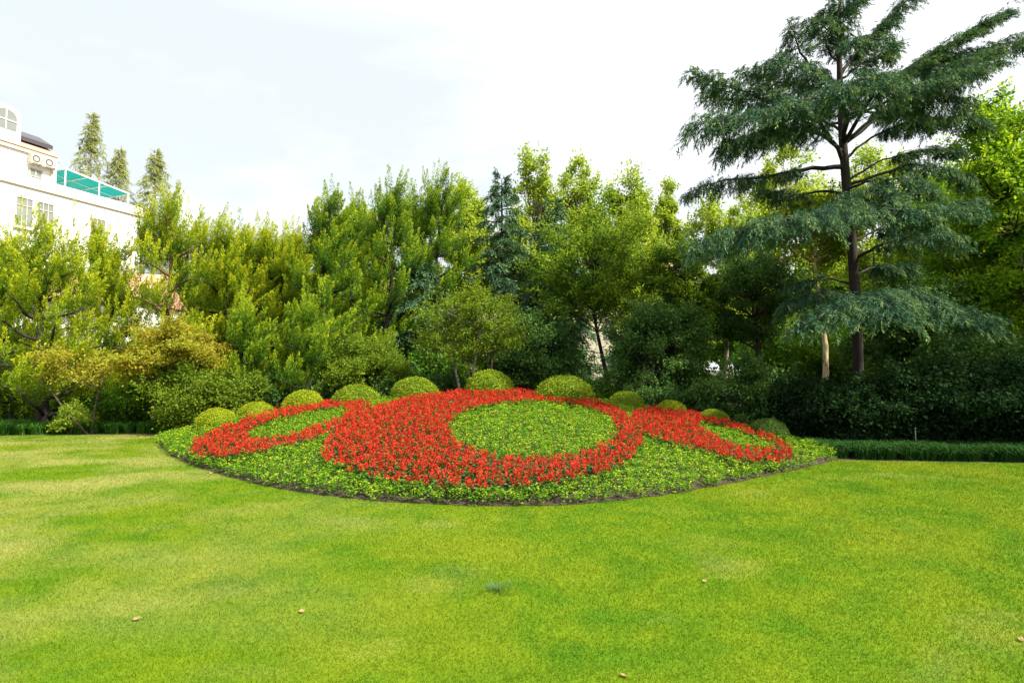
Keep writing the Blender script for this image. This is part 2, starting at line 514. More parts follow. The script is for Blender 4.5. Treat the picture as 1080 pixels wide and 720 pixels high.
gx = np.linspace(xs_[0], xs_[-1], 121)
rows = np.concatenate([np.linspace(0, 1, 30), 1 + np.linspace(0.06, 1.2, 12)])
vs, fs = [], []
for s in rows:
    for x in gx:
        yf, yb = np.interp(x, xs_, YF), np.interp(x, xs_, YB)
        if s == 0: yf = yf - 0.015 + 0.025 * math.sin(x * 9.1) * math.sin(x * 3.7 + 1)
        y = yf + s * (yb - yf) if s <= 1 else yb + (s - 1) * 2.2
        vs.append((float(x), float(y), float(bed_z(np.array([x]), np.array([y]))[0]) + (0.006 if s == 0 else 0.0)))
nx = len(gx)
for i in range(len(rows) - 1):
    for j in range(nx - 1):
        a = i * nx + j
        fs.append((a, a + 1, a + nx + 1, a + nx))
me = bpy.data.meshes.new('soil_mound')
me.from_pydata(vs, [], fs)
me.polygons.foreach_set('use_smooth', np.ones(len(fs), bool))
tag(link_mesh('soil_mound', me, mats=[M['soil']]), 'raised mound of dark soil under the flower planting', kind='structure')

# planting of the mound
CRES = [(340, 485), (342, 466), (352, 449), (370, 436), (395, 427.5), (420, 421), (450, 415), (490, 410.5), (530, 409), (575, 411), (610, 417), (640, 424.5), (660, 434), (675, 446), (679, 462), (674, 479), (660, 491), (640, 501), (610, 509), (570, 516), (520, 519), (470, 518), (430, 514), (395, 508), (365, 499), (347, 492)]
HOLE_C = [(562 + 88 * math.cos(a), 453.5 + 27.5 * math.sin(a)) for a in np.linspace(0, 2 * PI, 48, endpoint=False)]
LRING = [(200, 474), (206, 466), (222, 456), (245, 447), (270, 438.5), (300, 431), (330, 425), (360, 421), (380, 421.5), (392, 428), (374, 436), (356, 447), (345, 457), (330, 464), (300, 471), (270, 478), (240, 482.5), (215, 483.5), (204, 480)]
HOLE_L = [(259, 457), (270, 450), (290, 443), (320, 436), (345, 431.5), (362, 430), (370, 433.5), (357, 441.5), (331, 451), (306, 459.5), (285, 463.5), (263, 463.5)]
RRING = [(666, 442), (670, 434.5), (690, 430.5), (715, 431.5), (735, 433.5), (760, 440), (790, 452), (815, 462), (830, 469), (839, 478), (838, 485), (825, 488.5), (800, 488.5), (775, 485.5), (750, 478), (725, 471), (700, 466), (683, 459)]
HOLE_R = [(735, 445), (755, 448), (775, 453), (800, 462), (821, 469), (815, 474), (795, 473.5), (775, 470), (755, 461), (737, 451)]

R = np.random.default_rng(11)
def grid_plants(sp):
    X, Y = np.meshgrid(np.arange(xs_[0], xs_[-1], sp), np.arange(6.3, 15.2, sp))
    X = X.ravel() + R.uniform(-.45, .45, X.size) * sp
    Y = Y.ravel() + R.uniform(-.45, .45, Y.size) * sp
    yf, yb = np.interp(X, xs_, YF), np.interp(X, xs_, YB)
    k = (X > xs_[0] + .06) & (X < xs_[-1] - .06) & (Y > yf - 0.055) & (Y < yb + 0.5)
    X, Y = X[k], Y[k]
    return np.stack([X, Y, bed_z(X, Y)], 1)

def region(P, lo, hi):
    """which bed each plant belongs to: its foot and its top must both lie inside a red swirl."""
    pr = [project(P + np.array([0, 0, h])) for h in (lo, hi)]
    both = lambda poly: inpoly(*pr[0], poly) & inpoly(*pr[1], poly)
    any_ = lambda poly: inpoly(*pr[0], poly) | inpoly(*pr[1], poly)
    r = np.full(len(P), 'outer', dtype=object)
    mid = project(P + np.array([0, 0, hi * .8]))
    for ring, hole, nm in ((LRING, HOLE_L, 'left'), (RRING, HOLE_R, 'right')):
        r[inpoly(*mid, ring)] = nm
        r[inpoly(*mid, hole)] = nm + '_hole'
    r[both(CRES)] = 'centre'
    r[any_(HOLE_C)] = 'centre_hole'
    return r

def salvia(P):
    Q, T, I = [], [], []
    n = len(P)
    sz = R.uniform(0.85, 1.15, n)
    for k in range(15):                                    # leaves
        a = R.uniform(0, 2 * PI, n)
        h = R.uniform(0.02, 0.165, n) * sz
        rad = R.uniform(0.0, 0.05, n)
        p = P + np.stack([np.cos(a) * rad, np.sin(a) * rad, h], 1)
        d = np.stack([np.cos(a), np.sin(a), R.uniform(-0.3, 0.5, n)], 1)
        Q.append(leafq(p, d, np.array([0, 0, 1.0]) + R.normal(size=(n, 3)) * .4, R.uniform(.05, .08, n), R.uniform(.028, .04, n), .1))
        T.append(R.uniform(0, 1, n)); I.append(np.zeros(n))
    for k in range(5):                                     # flower spikes
        a = R.uniform(0, 2 * PI, n)
        rad = R.uniform(0.0, 0.06, n)
        z0 = R.uniform(0.135, 0.175, n) * sz
        b = P + np.stack([np.cos(a) * rad, np.sin(a) * rad, z0], 1)
        t0 = R.uniform(0.1, 0.9, n)
        for j in range(6):
            aa = R.uniform(0, 2 * PI, n)
            p = b + np.array([0, 0, 1.0]) * (j * 0.011)
            d = np.stack([np.cos(aa), np.sin(aa), R.uniform(0.1, 1.2, n)], 1)
            Q.append(leafq(p, d, rdir(R, n), R.uniform(.020, .033, n), R.uniform(.013, .019, n)))
            T.append(np.clip(t0 + R.normal(size=n) * .15, 0, 1)); I.append(np.ones(n))
    return np.concatenate(Q), np.concatenate(T), np.concatenate(I)

def bedding(P):
    Q, T, I = [], [], []
    n = len(P)
    sz = R.uniform(0.75, 1.2, n)
    pt = R.uniform(-.2, .2, n)
    for k in range(32):
        a = R.uniform(0, 2 * PI, n)
        hq = R.random(n) ** .7
        h = (0.02 + 0.135 * hq) * sz
        rad = R.uniform(0.0, 0.058, n) * np.sqrt(1.05 - hq ** 2)
        p = P + np.stack([np.cos(a) * rad, np.sin(a) * rad, h], 1)
        d = np.stack([np.cos(a), np.sin(a), R.uniform(-0.2, 0.8, n)], 1)
        Q.append(leafq(p, d, np.array([0, 0, 1.0]) + R.normal(size=(n, 3)) * .5, R.uniform(.028, .046, n), R.uniform(.016, .025, n), .1))
        T.append(np.clip(R.uniform(0.1, 0.9, n) + pt, 0, 1)); I.append(np.zeros(n))
    k = R.random(n) < 0.45
    for j in range(2):
        m = k.sum()
        c = P[k] + np.stack([R.uniform(-.05, .05, m), R.uniform(-.05, .05, m), R.uniform(.13, .17, m) * sz[k]], 1)
        for q in range(2):
            a = R.uniform(0, 2 * PI, m)
            d = np.stack([np.cos(a), np.sin(a), np.full(m, .15)], 1)
            Q.append(leafq(c - unit(d) * .010, d, np.array([0, 0, 1.0]) + R.normal(size=(m, 3)) * .3, .022, .020))
            T.append(R.uniform(0, 1, m)); I.append(np.ones(m))
    return np.concatenate(Q), np.concatenate(T), np.concatenate(I)

PS = grid_plants(0.108)
rg = region(PS, 0.10, 0.19)
SALV = {'left': 'ring of red salvia round the narrow green oval at the left of the bed',
        'centre': 'largest swirl of red salvia round the central green circle',
        'right': 'narrow loop of red salvia at the right end of the bed'}
for k, lab in SALV.items():
    q, t, i = salvia(PS[rg == k])
    o = link_mesh('red_salvia', poly_mesh('red_salvia', q, t, i), mats=[M['salvia_leaf'], M['red']])
    tag(o, lab, 'flowers', 'red salvia swirls of the flower bed', 'stuff')
PC = grid_plants(0.097)
rg = region(PC, 0.05, 0.13)
COVER = {'left_hole': 'narrow oval of green bedding plants inside the left red ring',
         'centre_hole': 'round patch of green bedding plants inside the largest red swirl',
         'right_hole': 'thin sliver of green bedding plants inside the right red loop',
         'outer': 'green bedding plants with tiny yellow flowers around the red swirls'}
for k, lab in COVER.items():
    q, t, i = bedding(PC[rg == k])
    o = link_mesh('bedding_plants', poly_mesh('bedding_plants', q, t, i), mats=[M['cover'], M['yellow']])
    tag(o, lab, 'bedding plants', 'green planting of the flower bed', 'stuff')

# clipped domes ------------------------------------------------------
def dome_mesh(seed):
    R = np.random.default_rng(seed)
    n = 5200
    u = R.uniform(-0.25, 1, n)
    a = R.uniform(0, 2 * PI, n)
    r = np.sqrt(np.maximum(0, 1 - np.clip(u, 0, 1) ** 2))
    nrm = np.stack([np.cos(a) * r, np.sin(a) * r, u], 1)
    wob = 1 + 0.025 * np.sin(3 * a + seed) * r + 0.02 * np.sin(5 * a + u * 6)
    p = nrm * np.array([0.5, 0.5, 0.54]) * (R.uniform(0.93, 1.005, n) * wob)[:, None]
    d = unit(R.normal(size=(n, 3)) + nrm * 0.7)
    q = leafq(p, d, nrm + R.normal(size=(n, 3)) * .5, R.uniform(.03, .05, n), R.uniform(.018, .028, n), .1)
    k = R.random(n) < .03                                   # stray shoots
    p[k] *= R.uniform(1.01, 1.05, k.sum())[:, None]
    t = np.clip(R.uniform(.15, .9, n) + .18 * np.sin(p[:, 0] * 9 + seed) * np.sin(p[:, 1] * 8 + p[:, 2] * 7), 0, 1)
    v2, f2 = [], []
    for i in range(9):
        ph = -0.25 + (PI / 2 + 0.25) * i / 8
        for j in range(20):
            w = 2 * PI * j / 20
            v2.append([.455 * math.cos(max(ph, 0)) * math.cos(w), .455 * math.cos(max(ph, 0)) * math.sin(w), .49 * math.sin(ph)])
    v2 = np.array(v2)
    for i in range(8):
        for j in range(20):
            f2.append([i * 20 + j, i * 20 + (j + 1) % 20, (i + 1) * 20 + (j + 1) % 20, (i + 1) * 20 + j])
    q = np.concatenate([q, v2[np.array(f2)]])
    t = np.concatenate([t, np.full(len(f2), .1)])
    return poly_mesh('clipped_dome', q, t)
BALL_LAB = ['small lime clipped dome at the far left end of the row', 'small lime clipped dome second from the left of the row',
            'lime clipped dome behind the left red ring, third from the left', 'olive clipped dome where the left ring meets the big swirl',
            'large olive clipped dome fifth from the left, behind the big red swirl', 'topmost olive clipped dome at the crest behind the big red swirl',
            'largest olive clipped dome above the central green circle', 'olive clipped dome standing in green bedding right of the largest dome',
            'yellowish low dome behind the start of the right red loop', 'smallest olive dome peeping over the right red loop',
            'shade-darkened clipped dome at the right end of the row']
dmesh = [dome_mesh(s) for s in (1, 2, 3)]
for i, (x, y, d, dia, mt) in enumerate(BALLS):
    me = dmesh[i % 3].copy()
    o = link_mesh('clipped_shrub', me, loc=(bp[i, 0], bp[i, 1], bp[i, 2] - 0.45 * dia), mats=[M[mt]])
    o.scale = (dia * (1 + .05 * math.sin(i * 2.3)), dia * (1 - .05 * math.sin(i * 1.7)), dia * (.83 + .03 * math.sin(i * 4.1)))
    o.rotation_euler = (.05 * math.sin(i * 3.1), .06 * math.sin(i * 2.2 + 1), i * 1.3)
    tag(o, BALL_LAB[i], 'clipped shrub', 'clipped dome shrubs along the crest of the flower bed')

# grass blades over the lawn -----------------------------------------
R = np.random.default_rng(5)
def blades(n, y0, y1, hgt, wid):
    Y = y0 * (y1 / y0) ** R.random(n)
    X = (R.random(n) * 2 - 1) * (Y * 0.93 + 4.5)
    yf = np.interp(X, xs_, YF, left=99, right=99)
    keep = Y < yf - 0.02
    lim = np.where(X < fp[0, 0] + .3, np.interp(X, [p[0] for p in LE], [p[1] for p in LE]), np.interp(X, [p[0] for p in RE], [p[1] for p in RE]))
    lim = np.where((X > fp[0, 0] + .3) & (X < fp[-1, 0]), 99, lim)
    keep &= Y < lim
    X, Y = X[keep], Y[keep]
    m = len(X)
    a = R.uniform(0, 2 * PI, m)
    h = R.uniform(0.5, 1.2, m) * hgt
    w = R.uniform(0.7, 1.3, m) * wid * Y
    b = np.stack([X, Y, np.zeros(m)], 1)
    ln = R.uniform(0.1, 1.0, m) * h
    la = R.uniform(0, 2 * PI, m)
    tip = b + np.stack([np.cos(la) * ln, np.sin(la) * ln, h], 1)
    s = np.stack([np.cos(a) * w, np.sin(a) * w, np.zeros(m)], 1) * .5
    return np.stack([b - s, b + s, tip], 1)
Q = blades(1250000, 2.2, 14.8, 0.018, 0.0010)
o = link_mesh('lawn_grass', poly_mesh('lawn_grass', Q, R.random(len(Q))), mats=[M['blades']])
tag(o, 'short mown grass covering the lawn', 'grass', kind='stuff')

# lilyturf borders ----------------------------------------------------
def border(path, width, n, h, mat, label):
    P = np.array([p[:2] for p in path])
    seg = np.linalg.norm(np.diff(P, axis=0), axis=1)
    cum = np.concatenate([[0], np.cumsum(seg)])
    s = R.random(n) * cum[-1]
    x, y = np.interp(s, cum, P[:, 0]), np.interp(s, cum, P[:, 1])
    off = R.random(n) * width
    # tufts
    nt_ = max(40, n // 60)
    ts, to = R.random(nt_) * cum[-1], R.random(nt_) * width
    k = R.integers(0, nt_, n)
    x, y = np.interp(ts[k], cum, P[:, 0]) + R.normal(size=n) * .05, np.interp(ts[k], cum, P[:, 1]) + to[k] + 0.06 + np.abs(R.normal(size=n)) * .04
    b = np.stack([x, y, np.zeros(n)], 1)
    a = R.uniform(0, 2 * PI, n)
    d = np.stack([np.cos(a), np.sin(a), np.zeros(n)], 1)
    L = h * R.uniform(.6, 1.2, n)[:, None]
    z = np.array([0, 0, 1.0])
    m = b + z * L * .8 + d * L * .28
    tp = b + z * L * R.uniform(.55, .95, n)[:, None] + d * L * .75
    sd = np.cross(d, z) * 0.006
    q1 = np.stack([b - sd, b + sd, m + sd, m - sd], 1)
    q2 = np.stack([m - sd, m + sd, tp + sd * .2, tp - sd * .2], 1)
    t = R.random(n)
    o = link_mesh('lilyturf_border', poly_mesh('lilyturf_border', np.concatenate([q1, q2]), np.concatenate([t, t])), mats=[mat])
    return tag(o, label, 'border grass', 'grass borders along the back of the lawn', 'stuff')
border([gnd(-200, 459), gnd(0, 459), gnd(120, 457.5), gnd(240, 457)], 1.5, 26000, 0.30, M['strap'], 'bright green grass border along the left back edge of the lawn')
border([gnd(815, 478), gnd(880, 484), gnd(960, 486), gnd(1085, 488), gnd(1400, 492)], 0.9, 30000, 0.27, M['strap_shaded'], 'shade-darkened grass border under the shady shrubs on the right')

# leafy ground cover below the trees
n = 60000
Y = 12.6 + 13 * R.random(n) ** 1.3
X = (R.random(n) * 2 - 1) * (Y * 0.95)
inb = (X > xs_[0]) & (X < xs_[-1]) & (Y < np.interp(X, xs_, YB) + 1.6)
lim = np.where(X < 0, np.interp(X, [p[0] for p in LE], [p[1] for p in LE]) + .5, np.interp(X, [p[0] for p in RE], [p[1] for p in RE]) + .5)
k = (~inb) & (Y > lim)
X, Y = X[k], Y[k]
m = len(X)
hh = 0.10 + 0.22 * (np.sin(X * 1.3) * np.sin(Y * 1.1 + X * .4) > 0.1) * R.random(m)
P = np.stack([X, Y, hh * R.uniform(.4, 1, m)], 1)
q = leafq(P, unit(R.normal(size=(m, 3)) * np.array([1, 1, .4])), np.array([0, 0, 1.0]) + R.normal(size=(m, 3)) * .35, R.uniform(.07, .13, m), R.uniform(.05, .08, m), .08)
tag(link_mesh('ground_cover', poly_mesh('ground_cover', q, R.random(m)), mats=[M['ivy']]), 'low leafy ground cover under the trees', 'ground cover', kind='stuff')

# ------------------------------------------------------------------ trees
def clump_leaves(R, C, rc, n, leaf, flat_=0.75, up=0.6, droop=0.0, tvar=0.25):
    """n leaves shared over clump centres C (k,3) with radii rc (k,)."""
    k = len(C)
    i = R.integers(0, k, n)
    ct = R.uniform(-tvar, tvar, k)
    d = rdir(R, n)
    rr = R.random(n) ** 0.45
    p = C[i] + np.where((R.random(n) < .55)[:, None], d * rr[:, None], R.normal(size=(n, 3)) * .62) * rc[i][:, None] * np.array([1, 1, flat_])
    D = rdir(R, n) + d * 0.6 - np.array([0, 0, droop])
    N = rdir(R, n) + np.array([0, 0, up])
    L = leaf * R.uniform(.7, 1.3, n)
    q = leafq(p, D, N, L, L * R.uniform(.45, .65, n), .08)
    return q, np.clip(R.uniform(.15, .85, n) + ct[i], 0, 1)

def broadleaf(name, base, top, half, label, cat='tree', mat='midgreen', bark='bark', seed=0, crown0=0.3, trunk_r=0.12, nclump=40, nleaf=16000, leaf=0.09,
              rc=0.28, stems=1, lean=0.0, flat_=0.75, depth=None, shape='egg', group=None, droop=0.2, limb_r=0.25, splay=0.35):
    """base: world point; top: height; half: crown half width; the crown starts at crown0*top."""
    R = np.random.default_rng(seed)
    root = thing(name, base, label, cat, group)
    hgt = top
    z0 = crown0 * hgt
    cz, rz = (z0 + hgt) / 2, (hgt - z0) / 2
    depth = depth or half
    nclump, nleaf = int(nclump * 1.5), int(nleaf * 1.7)
    d = rdir(R, nclump)
    rad = R.uniform(0.30, 1.0, nclump) ** 0.6
    C = d * rad[:, None] * np.array([half, depth, rz]) * np.array([1 - rc * .8, 1 - rc * .8, 1 - rc * .6])
    if shape == 'cone':
        s = np.clip((C[:, 2] + rz) / (2 * rz), 0, 1)
        C[:, :2] *= (1.25 * (1 - s) + 0.12)[:, None]
    elif shape == 'plume':
        s = np.clip((C[:, 2] + rz) / (2 * rz), 0, 1)
        C[:, :2] *= (1.05 - 0.6 * s)[:, None]
    elif shape == 'dome':
        C[:, 2] = np.abs(C[:, 2]) * 1.7 - rz * .8
    ph = R.uniform(0, 6.28, 4)
    az_ = np.arctan2(C[:, 1], C[:, 0])
    lump = 1 + .16 * np.sin(2 * az_ + ph[0] + C[:, 2] / rz * 2.2) + .14 * np.sin(3 * az_ + ph[1] - C[:, 2] / rz * 3) + R.normal(size=nclump) * .06
    C[:, :2] *= lump[:, None]
    C[:, 2] += cz
    C[:, 0] += lean * C[:, 2] / hgt
    r = half * rc * R.uniform(.65, 1.3, nclump)
    q, t = clump_leaves(R, C, r, int(nleaf * .78), leaf, flat_, droop=droop)
    # leafy shoots that break the outline
    ns = nclump * 3
    ci = R.integers(0, nclump, ns)
    od = unit(unit(C[ci] - np.array([lean * .5, 0, cz])) + rdir(R, ns) * .6 + np.array([0, 0, .45]))
    sl = half * R.uniform(.14, .34, ns) * (1.0 if flat_ > .5 else .7)
    m_ = max(6, int(nleaf * .22 / ns))
    ii = np.repeat(np.arange(ns), m_)
    u = R.random(len(ii))
    pp = C[ci][ii] + od[ii] * ((r[ci] * .5)[ii] + u * sl[ii])[:, None] + R.normal(size=(len(ii), 3)) * leaf * .45
    L_ = leaf * R.uniform(.6, 1.15, len(ii))
    q2 = leafq(pp, od[ii] * .7 + rdir(R, len(ii)), rdir(R, len(ii)) + np.array([0, 0, .5]), L_, L_ * R.uniform(.45, .65, len(ii)), .08)
    q, t = np.concatenate([q, q2]), np.concatenate([t, np.clip(R.uniform(.3, 1.0, len(ii)), 0, 1)])
    w = Wood()
    tips = []
    for s in range(stems):
        a = 2 * PI * s / max(stems, 1) + R.uniform(0, 1)
        sp = 0 if stems == 1 else half * splay
        tipz = z0 + (hgt - z0) * R.uniform(.55, .8)
        b0 = np.array([math.cos(a), math.sin(a), 0]) * (0.0 if stems == 1 else trunk_r * 1.2)
        tip = np.array([math.cos(a) * sp + lean * tipz / hgt, math.sin(a) * sp, tipz])
        p = curve(R, b0, tip, 9, 0.05)
        p[0] = b0
        p[0, 2] = -0.05
        w.tube(p, np.linspace(trunk_r, trunk_r * .15, 9) * np.concatenate([[1.35], np.ones(8)]), 8)
        tips.append(p)
    for i in range(nclump):
        p = tips[i % len(tips)]
        j = int(np.clip(np.searchsorted(p[:, 2], C[i, 2] - half * .45), 2, 7))
        w.tube(curve(R, p[j], C[i], 6, 0.08), np.linspace(trunk_r * limb_r, 0.006, 6), 5)
    w.build('trunk', M[bark], root)
    link_mesh('crown', poly_mesh('crown', q, t), root, mats=[M[mat]])
    return root

def flame_tufts(R, B, D, L, r, per, leaf=0.085):
    """pointed juniper sprays: B base points, D directions, L lengths, r radii."""
    k = len(B)
    n = k * per
    i = np.repeat(np.arange(k), per)
    s = R.random(n) ** 0.85
    prof = np.sin(np.clip(s * 1.02, 0, 1) ** 0.7 * PI) ** 0.8 * (1 - 0.45 * s)
    d = unit(D)[i]
    o = rdir(R, n)
    o = unit(o - d * np.sum(o * d, 1)[:, None])
    rr = r[i] * prof * R.random(n) ** 0.4
    p = B[i] + d * (s * L[i])[:, None] + o * rr[:, None]
    dd = d * 1.0 + o * 0.55 + R.normal(size=(n, 3)) * .25
    ln = leaf * R.uniform(.7, 1.4, n)
    q = leafq(p, dd, rdir(R, n), ln, ln * R.uniform(.18, .30, n))
    return q, np.clip(0.06 + 0.80 * s + R.normal(size=n) * .16 + R.normal(size=k)[i] * .08, 0, 1)  # paler tips: new growth, steepened to paint lit tips and dark gaps

def juniper(base, top, half, label, seed, mat='juniper', crown0=0.22, ntuft=190, per=110, leafs=.066, trunk_r=0.15, spires=5, bark='bark_dark', lean=0.0, nlimb=11, swirl=0.5):
    R = np.random.default_rng(seed)
    root = thing('juniper_tree', base, label, 'juniper tree', 'flame junipers behind the flower bed')
    w = Wood()
    tp = curve(R, (0, 0, -0.05), (lean * .8, 0, top * .80), 10, 0.035)
    tp[0] = (0, 0, -0.05)
    w.tube(tp, np.linspace(trunk_r, .03, 10) * np.concatenate([[1.4, 1.1], np.ones(8)]), 9)
    B, D, L, r = [], [], [], []
    for j in range(nlimb):
        f = (j + R.uniform(.2, .8)) / nlimb
        z = top * (crown0 + (0.90 - crown0) * f)
        a = j * 2.4 + R.uniform(-.4, .4)
        reach = half * (1.0 - 0.72 * f ** 1.5) * R.uniform(.75, 1.1)
        st = tp[int(np.clip(np.searchsorted(tp[:, 2], z - reach * .45), 1, 9))]
        en = np.array([math.cos(a) * reach + lean * z / top, math.sin(a) * reach, z + reach * .12])
        lp = curve(R, st, en, 8, 0.10)
        w.tube(lp, np.linspace(trunk_r * .38, .015, 8), 6)
        m = max(6, int(ntuft / nlimb * (1.25 - .5 * f)))
        for q in range(m):
            s = 0.12 + 0.88 * R.random() ** .8
            c = lp[0] + (lp[-1] - lp[0]) * s
            c = c + rdir(R, 1)[0] * np.array([.24, .24, .12]) * half * .75 * R.random() ** .5
            out = np.array([math.cos(a), math.sin(a), 0])
            tw = np.array([-math.sin(a), math.cos(a), 0])
            d = np.array([0, 0, 1.0]) + out * R.uniform(.0, .5) + tw * swirl * R.uniform(-.2, .5) + np.array([.26, 0, 0]) + R.normal(size=3) * .15
            B.append(c); D.append(d)
            L.append(R.uniform(.5, 1.15) * (0.7 + .14 * half)); r.append(R.uniform(.075, .14))
    for j in range(spires):
        a = R.uniform(0, 2 * PI)
        rad = half * .38 * R.random()
        hz = top * R.uniform(.74, .90) if j else top * .86
        B.append(np.array([math.cos(a) * rad * (j > 0) + lean * .9, math.sin(a) * rad * (j > 0), hz]))
        D.append(np.array([R.normal() * .08, R.normal() * .08, 1.0]))
        L.append((top - hz) * 1.05 if j == 0 else R.uniform(.9, 1.5)); r.append(R.uniform(.12, .17))
        # shoulder tufts round each spire
        for q in range(9):
            aa = R.uniform(0, 2 * PI)
            B.append(np.array([math.cos(a) * rad * (j > 0) + lean * .9 + .20 * math.cos(aa), math.sin(a) * rad * (j > 0) + .16 * math.sin(aa), hz - R.uniform(.25, 1.3)]))
            D.append(np.array([math.cos(aa) * .3, math.sin(aa) * .3, 1.0])); L.append(R.uniform(.4, .7)); r.append(R.uniform(.1, .17))
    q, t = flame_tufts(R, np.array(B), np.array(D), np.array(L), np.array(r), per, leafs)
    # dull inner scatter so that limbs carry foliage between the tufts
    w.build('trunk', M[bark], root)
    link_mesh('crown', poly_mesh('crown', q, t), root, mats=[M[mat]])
    return root

def needle_limb(R, lp, f0, width, acc, dens=26, droop=0.5, needle=0.10, taper=True, hang=0.35, k=9, wr=.25):
    """flat drooping cedar spray along the polyline lp from fraction f0 to the tip."""
    lp = np.asarray(lp, float)
    seg = np.linalg.norm(np.diff(lp, axis=0), axis=1)
    cum = np.concatenate([[0], np.cumsum(seg)])
    LT = cum[-1]
    nb = max(6, int(LT * (1 - f0) * dens))
    s = f0 + (1 - f0) * np.sort(R.random(nb))
    P = np.stack([np.interp(s * LT, cum, lp[:, j]) for j in range(3)], 1)
    Tn = unit(np.stack([np.interp(np.clip(s * LT + .15, 0, LT), cum, lp[:, j]) - np.interp(np.clip(s * LT - .15, 0, LT), cum, lp[:, j]) for j in range(3)], 1))
    side = unit(np.cross(Tn, np.array([0, 0, 1.0]))) * np.where(R.random(nb) < .5, -1, 1)[:, None]
    rel = (s - f0) / max(1e-6, 1 - f0)
    P = P + R.normal(size=(nb, 3)) * np.array([.03, .03, .06]) * (width / .6)
    prof = np.clip(.35 + 1.6 * rel, 0, 1) * (1 - .62 * rel ** 2) if taper else np.ones(nb)
    L = width * prof * R.uniform(.35, 1.15, nb)
    dr = unit(side * 1.0 + Tn * R.uniform(.15, .8, nb)[:, None] + np.array([0, 0, 1.0]) * R.uniform(-.12, .22, nb)[:, None])
    z = np.array([0, 0, 1.0])
    sp = needle * .62                                        # twig spacing along a branchlet
    m = np.maximum(4, (L / sp).astype(int))
    i = np.repeat(np.arange(nb), m)
    n = len(i)
    u = np.clip((np.concatenate([np.arange(k) for k in m]) + R.random(n)) / m[i], 0, 1)
    bt = unit(dr[i] - z * (2 * droop * u)[:, None])
    tb = P[i] + dr[i] * (u * L[i])[:, None] - z * (droop * L[i] * u ** 2)[:, None]
    sg = np.where(R.random(n) < .5, -1.0, 1.0)[:, None]
    td = unit(bt * R.uniform(.5, 1.0, n)[:, None] + np.cross(bt, z) * sg * R.uniform(.3, .9, n)[:, None] - z * R.uniform(-.15, .25 + hang, n)[:, None])
    tl = needle * R.uniform(1.3, 2.7, n) * (1 - .45 * u)
    tt = np.clip(.34 + R.uniform(-.18, .18, nb)[i] + R.normal(size=n) * .13 + .22 * u, 0, 1)
    j = np.repeat(np.arange(n), k)
    N = len(j)
    v = np.tile((np.arange(k) + .5) / k, n)
    p = tb[j] + td[j] * (v * tl[j])[:, None] - z * (hang * .8 * tl[j] * v ** 2)[:, None]
    D = unit(td[j] - z * (hang * 1.2 * v)[:, None]) + R.normal(size=(N, 3)) * .38
    ln = needle * R.uniform(.55, .95, N)
    q = leafq(p, D, z + R.normal(size=(N, 3)) * .5, ln, ln * wr * R.uniform(.8, 1.2, N))
    acc.append((q, np.clip(tt[j] + R.normal(size=N) * .1 + .18 * v, 0, 1)))

def conifer(base, top, half, label, seed, mat='bluegreen', name='blue_conifer', n=64, z0=.10, bark='bark_dark', group=None, needle=.17, width=.62, dens=19):
    R = np.random.default_rng(seed)
    root = thing(name, base, label, 'conifer tree', group)
    nl_ = needle
    w = Wood()
    w.tube([(0, 0, -.05), (0.02, 0, top * .5), (0, 0, top * .98)], [half * .05 + .03, half * .03 + .02, .012], 8)
    acc = []
    for j in range(n):
        f = (j + R.random() * .8) / n
        z = top * (z0 + (.97 - z0) * f)
        a = j * 2.4 + R.uniform(-.5, .5)
        L = half * (1.02 - f) ** .8 * R.uniform(.75, 1.15) + .10
        k = np.linspace(0, 1, 6)
        lp = np.stack([np.cos(a) * L * k, np.sin(a) * L * k, z + L * (.28 * k - .30 * k ** 2)], 1)
        w.tube(lp, np.linspace(.03, .006, 6), 5)
        needle_limb(R, lp, .18, width * (.45 + .6 * L / half), acc, dens, .5, needle, hang=.2)
    needle_limb(R, [(0, 0, top * .85), (0, 0.02, top)], 0, .16, acc, 30, .1, needle, False, .02)
    w.build('trunk', M[bark], root)
    q, t = np.concatenate([a[0] for a in acc]), np.concatenate([a[1] for a in acc])
    link_mesh('crown', poly_mesh('crown', q, t), root, mats=[M[mat]])
    return root

def P0(px, depth):
    return np.array([(px - 540) / F_PX * depth * 1.0, depth, 0.0])
def Ht(py, depth):
    return at(540, py, depth)[2]
def Hw(px, depth):
    return px / F_PX * depth

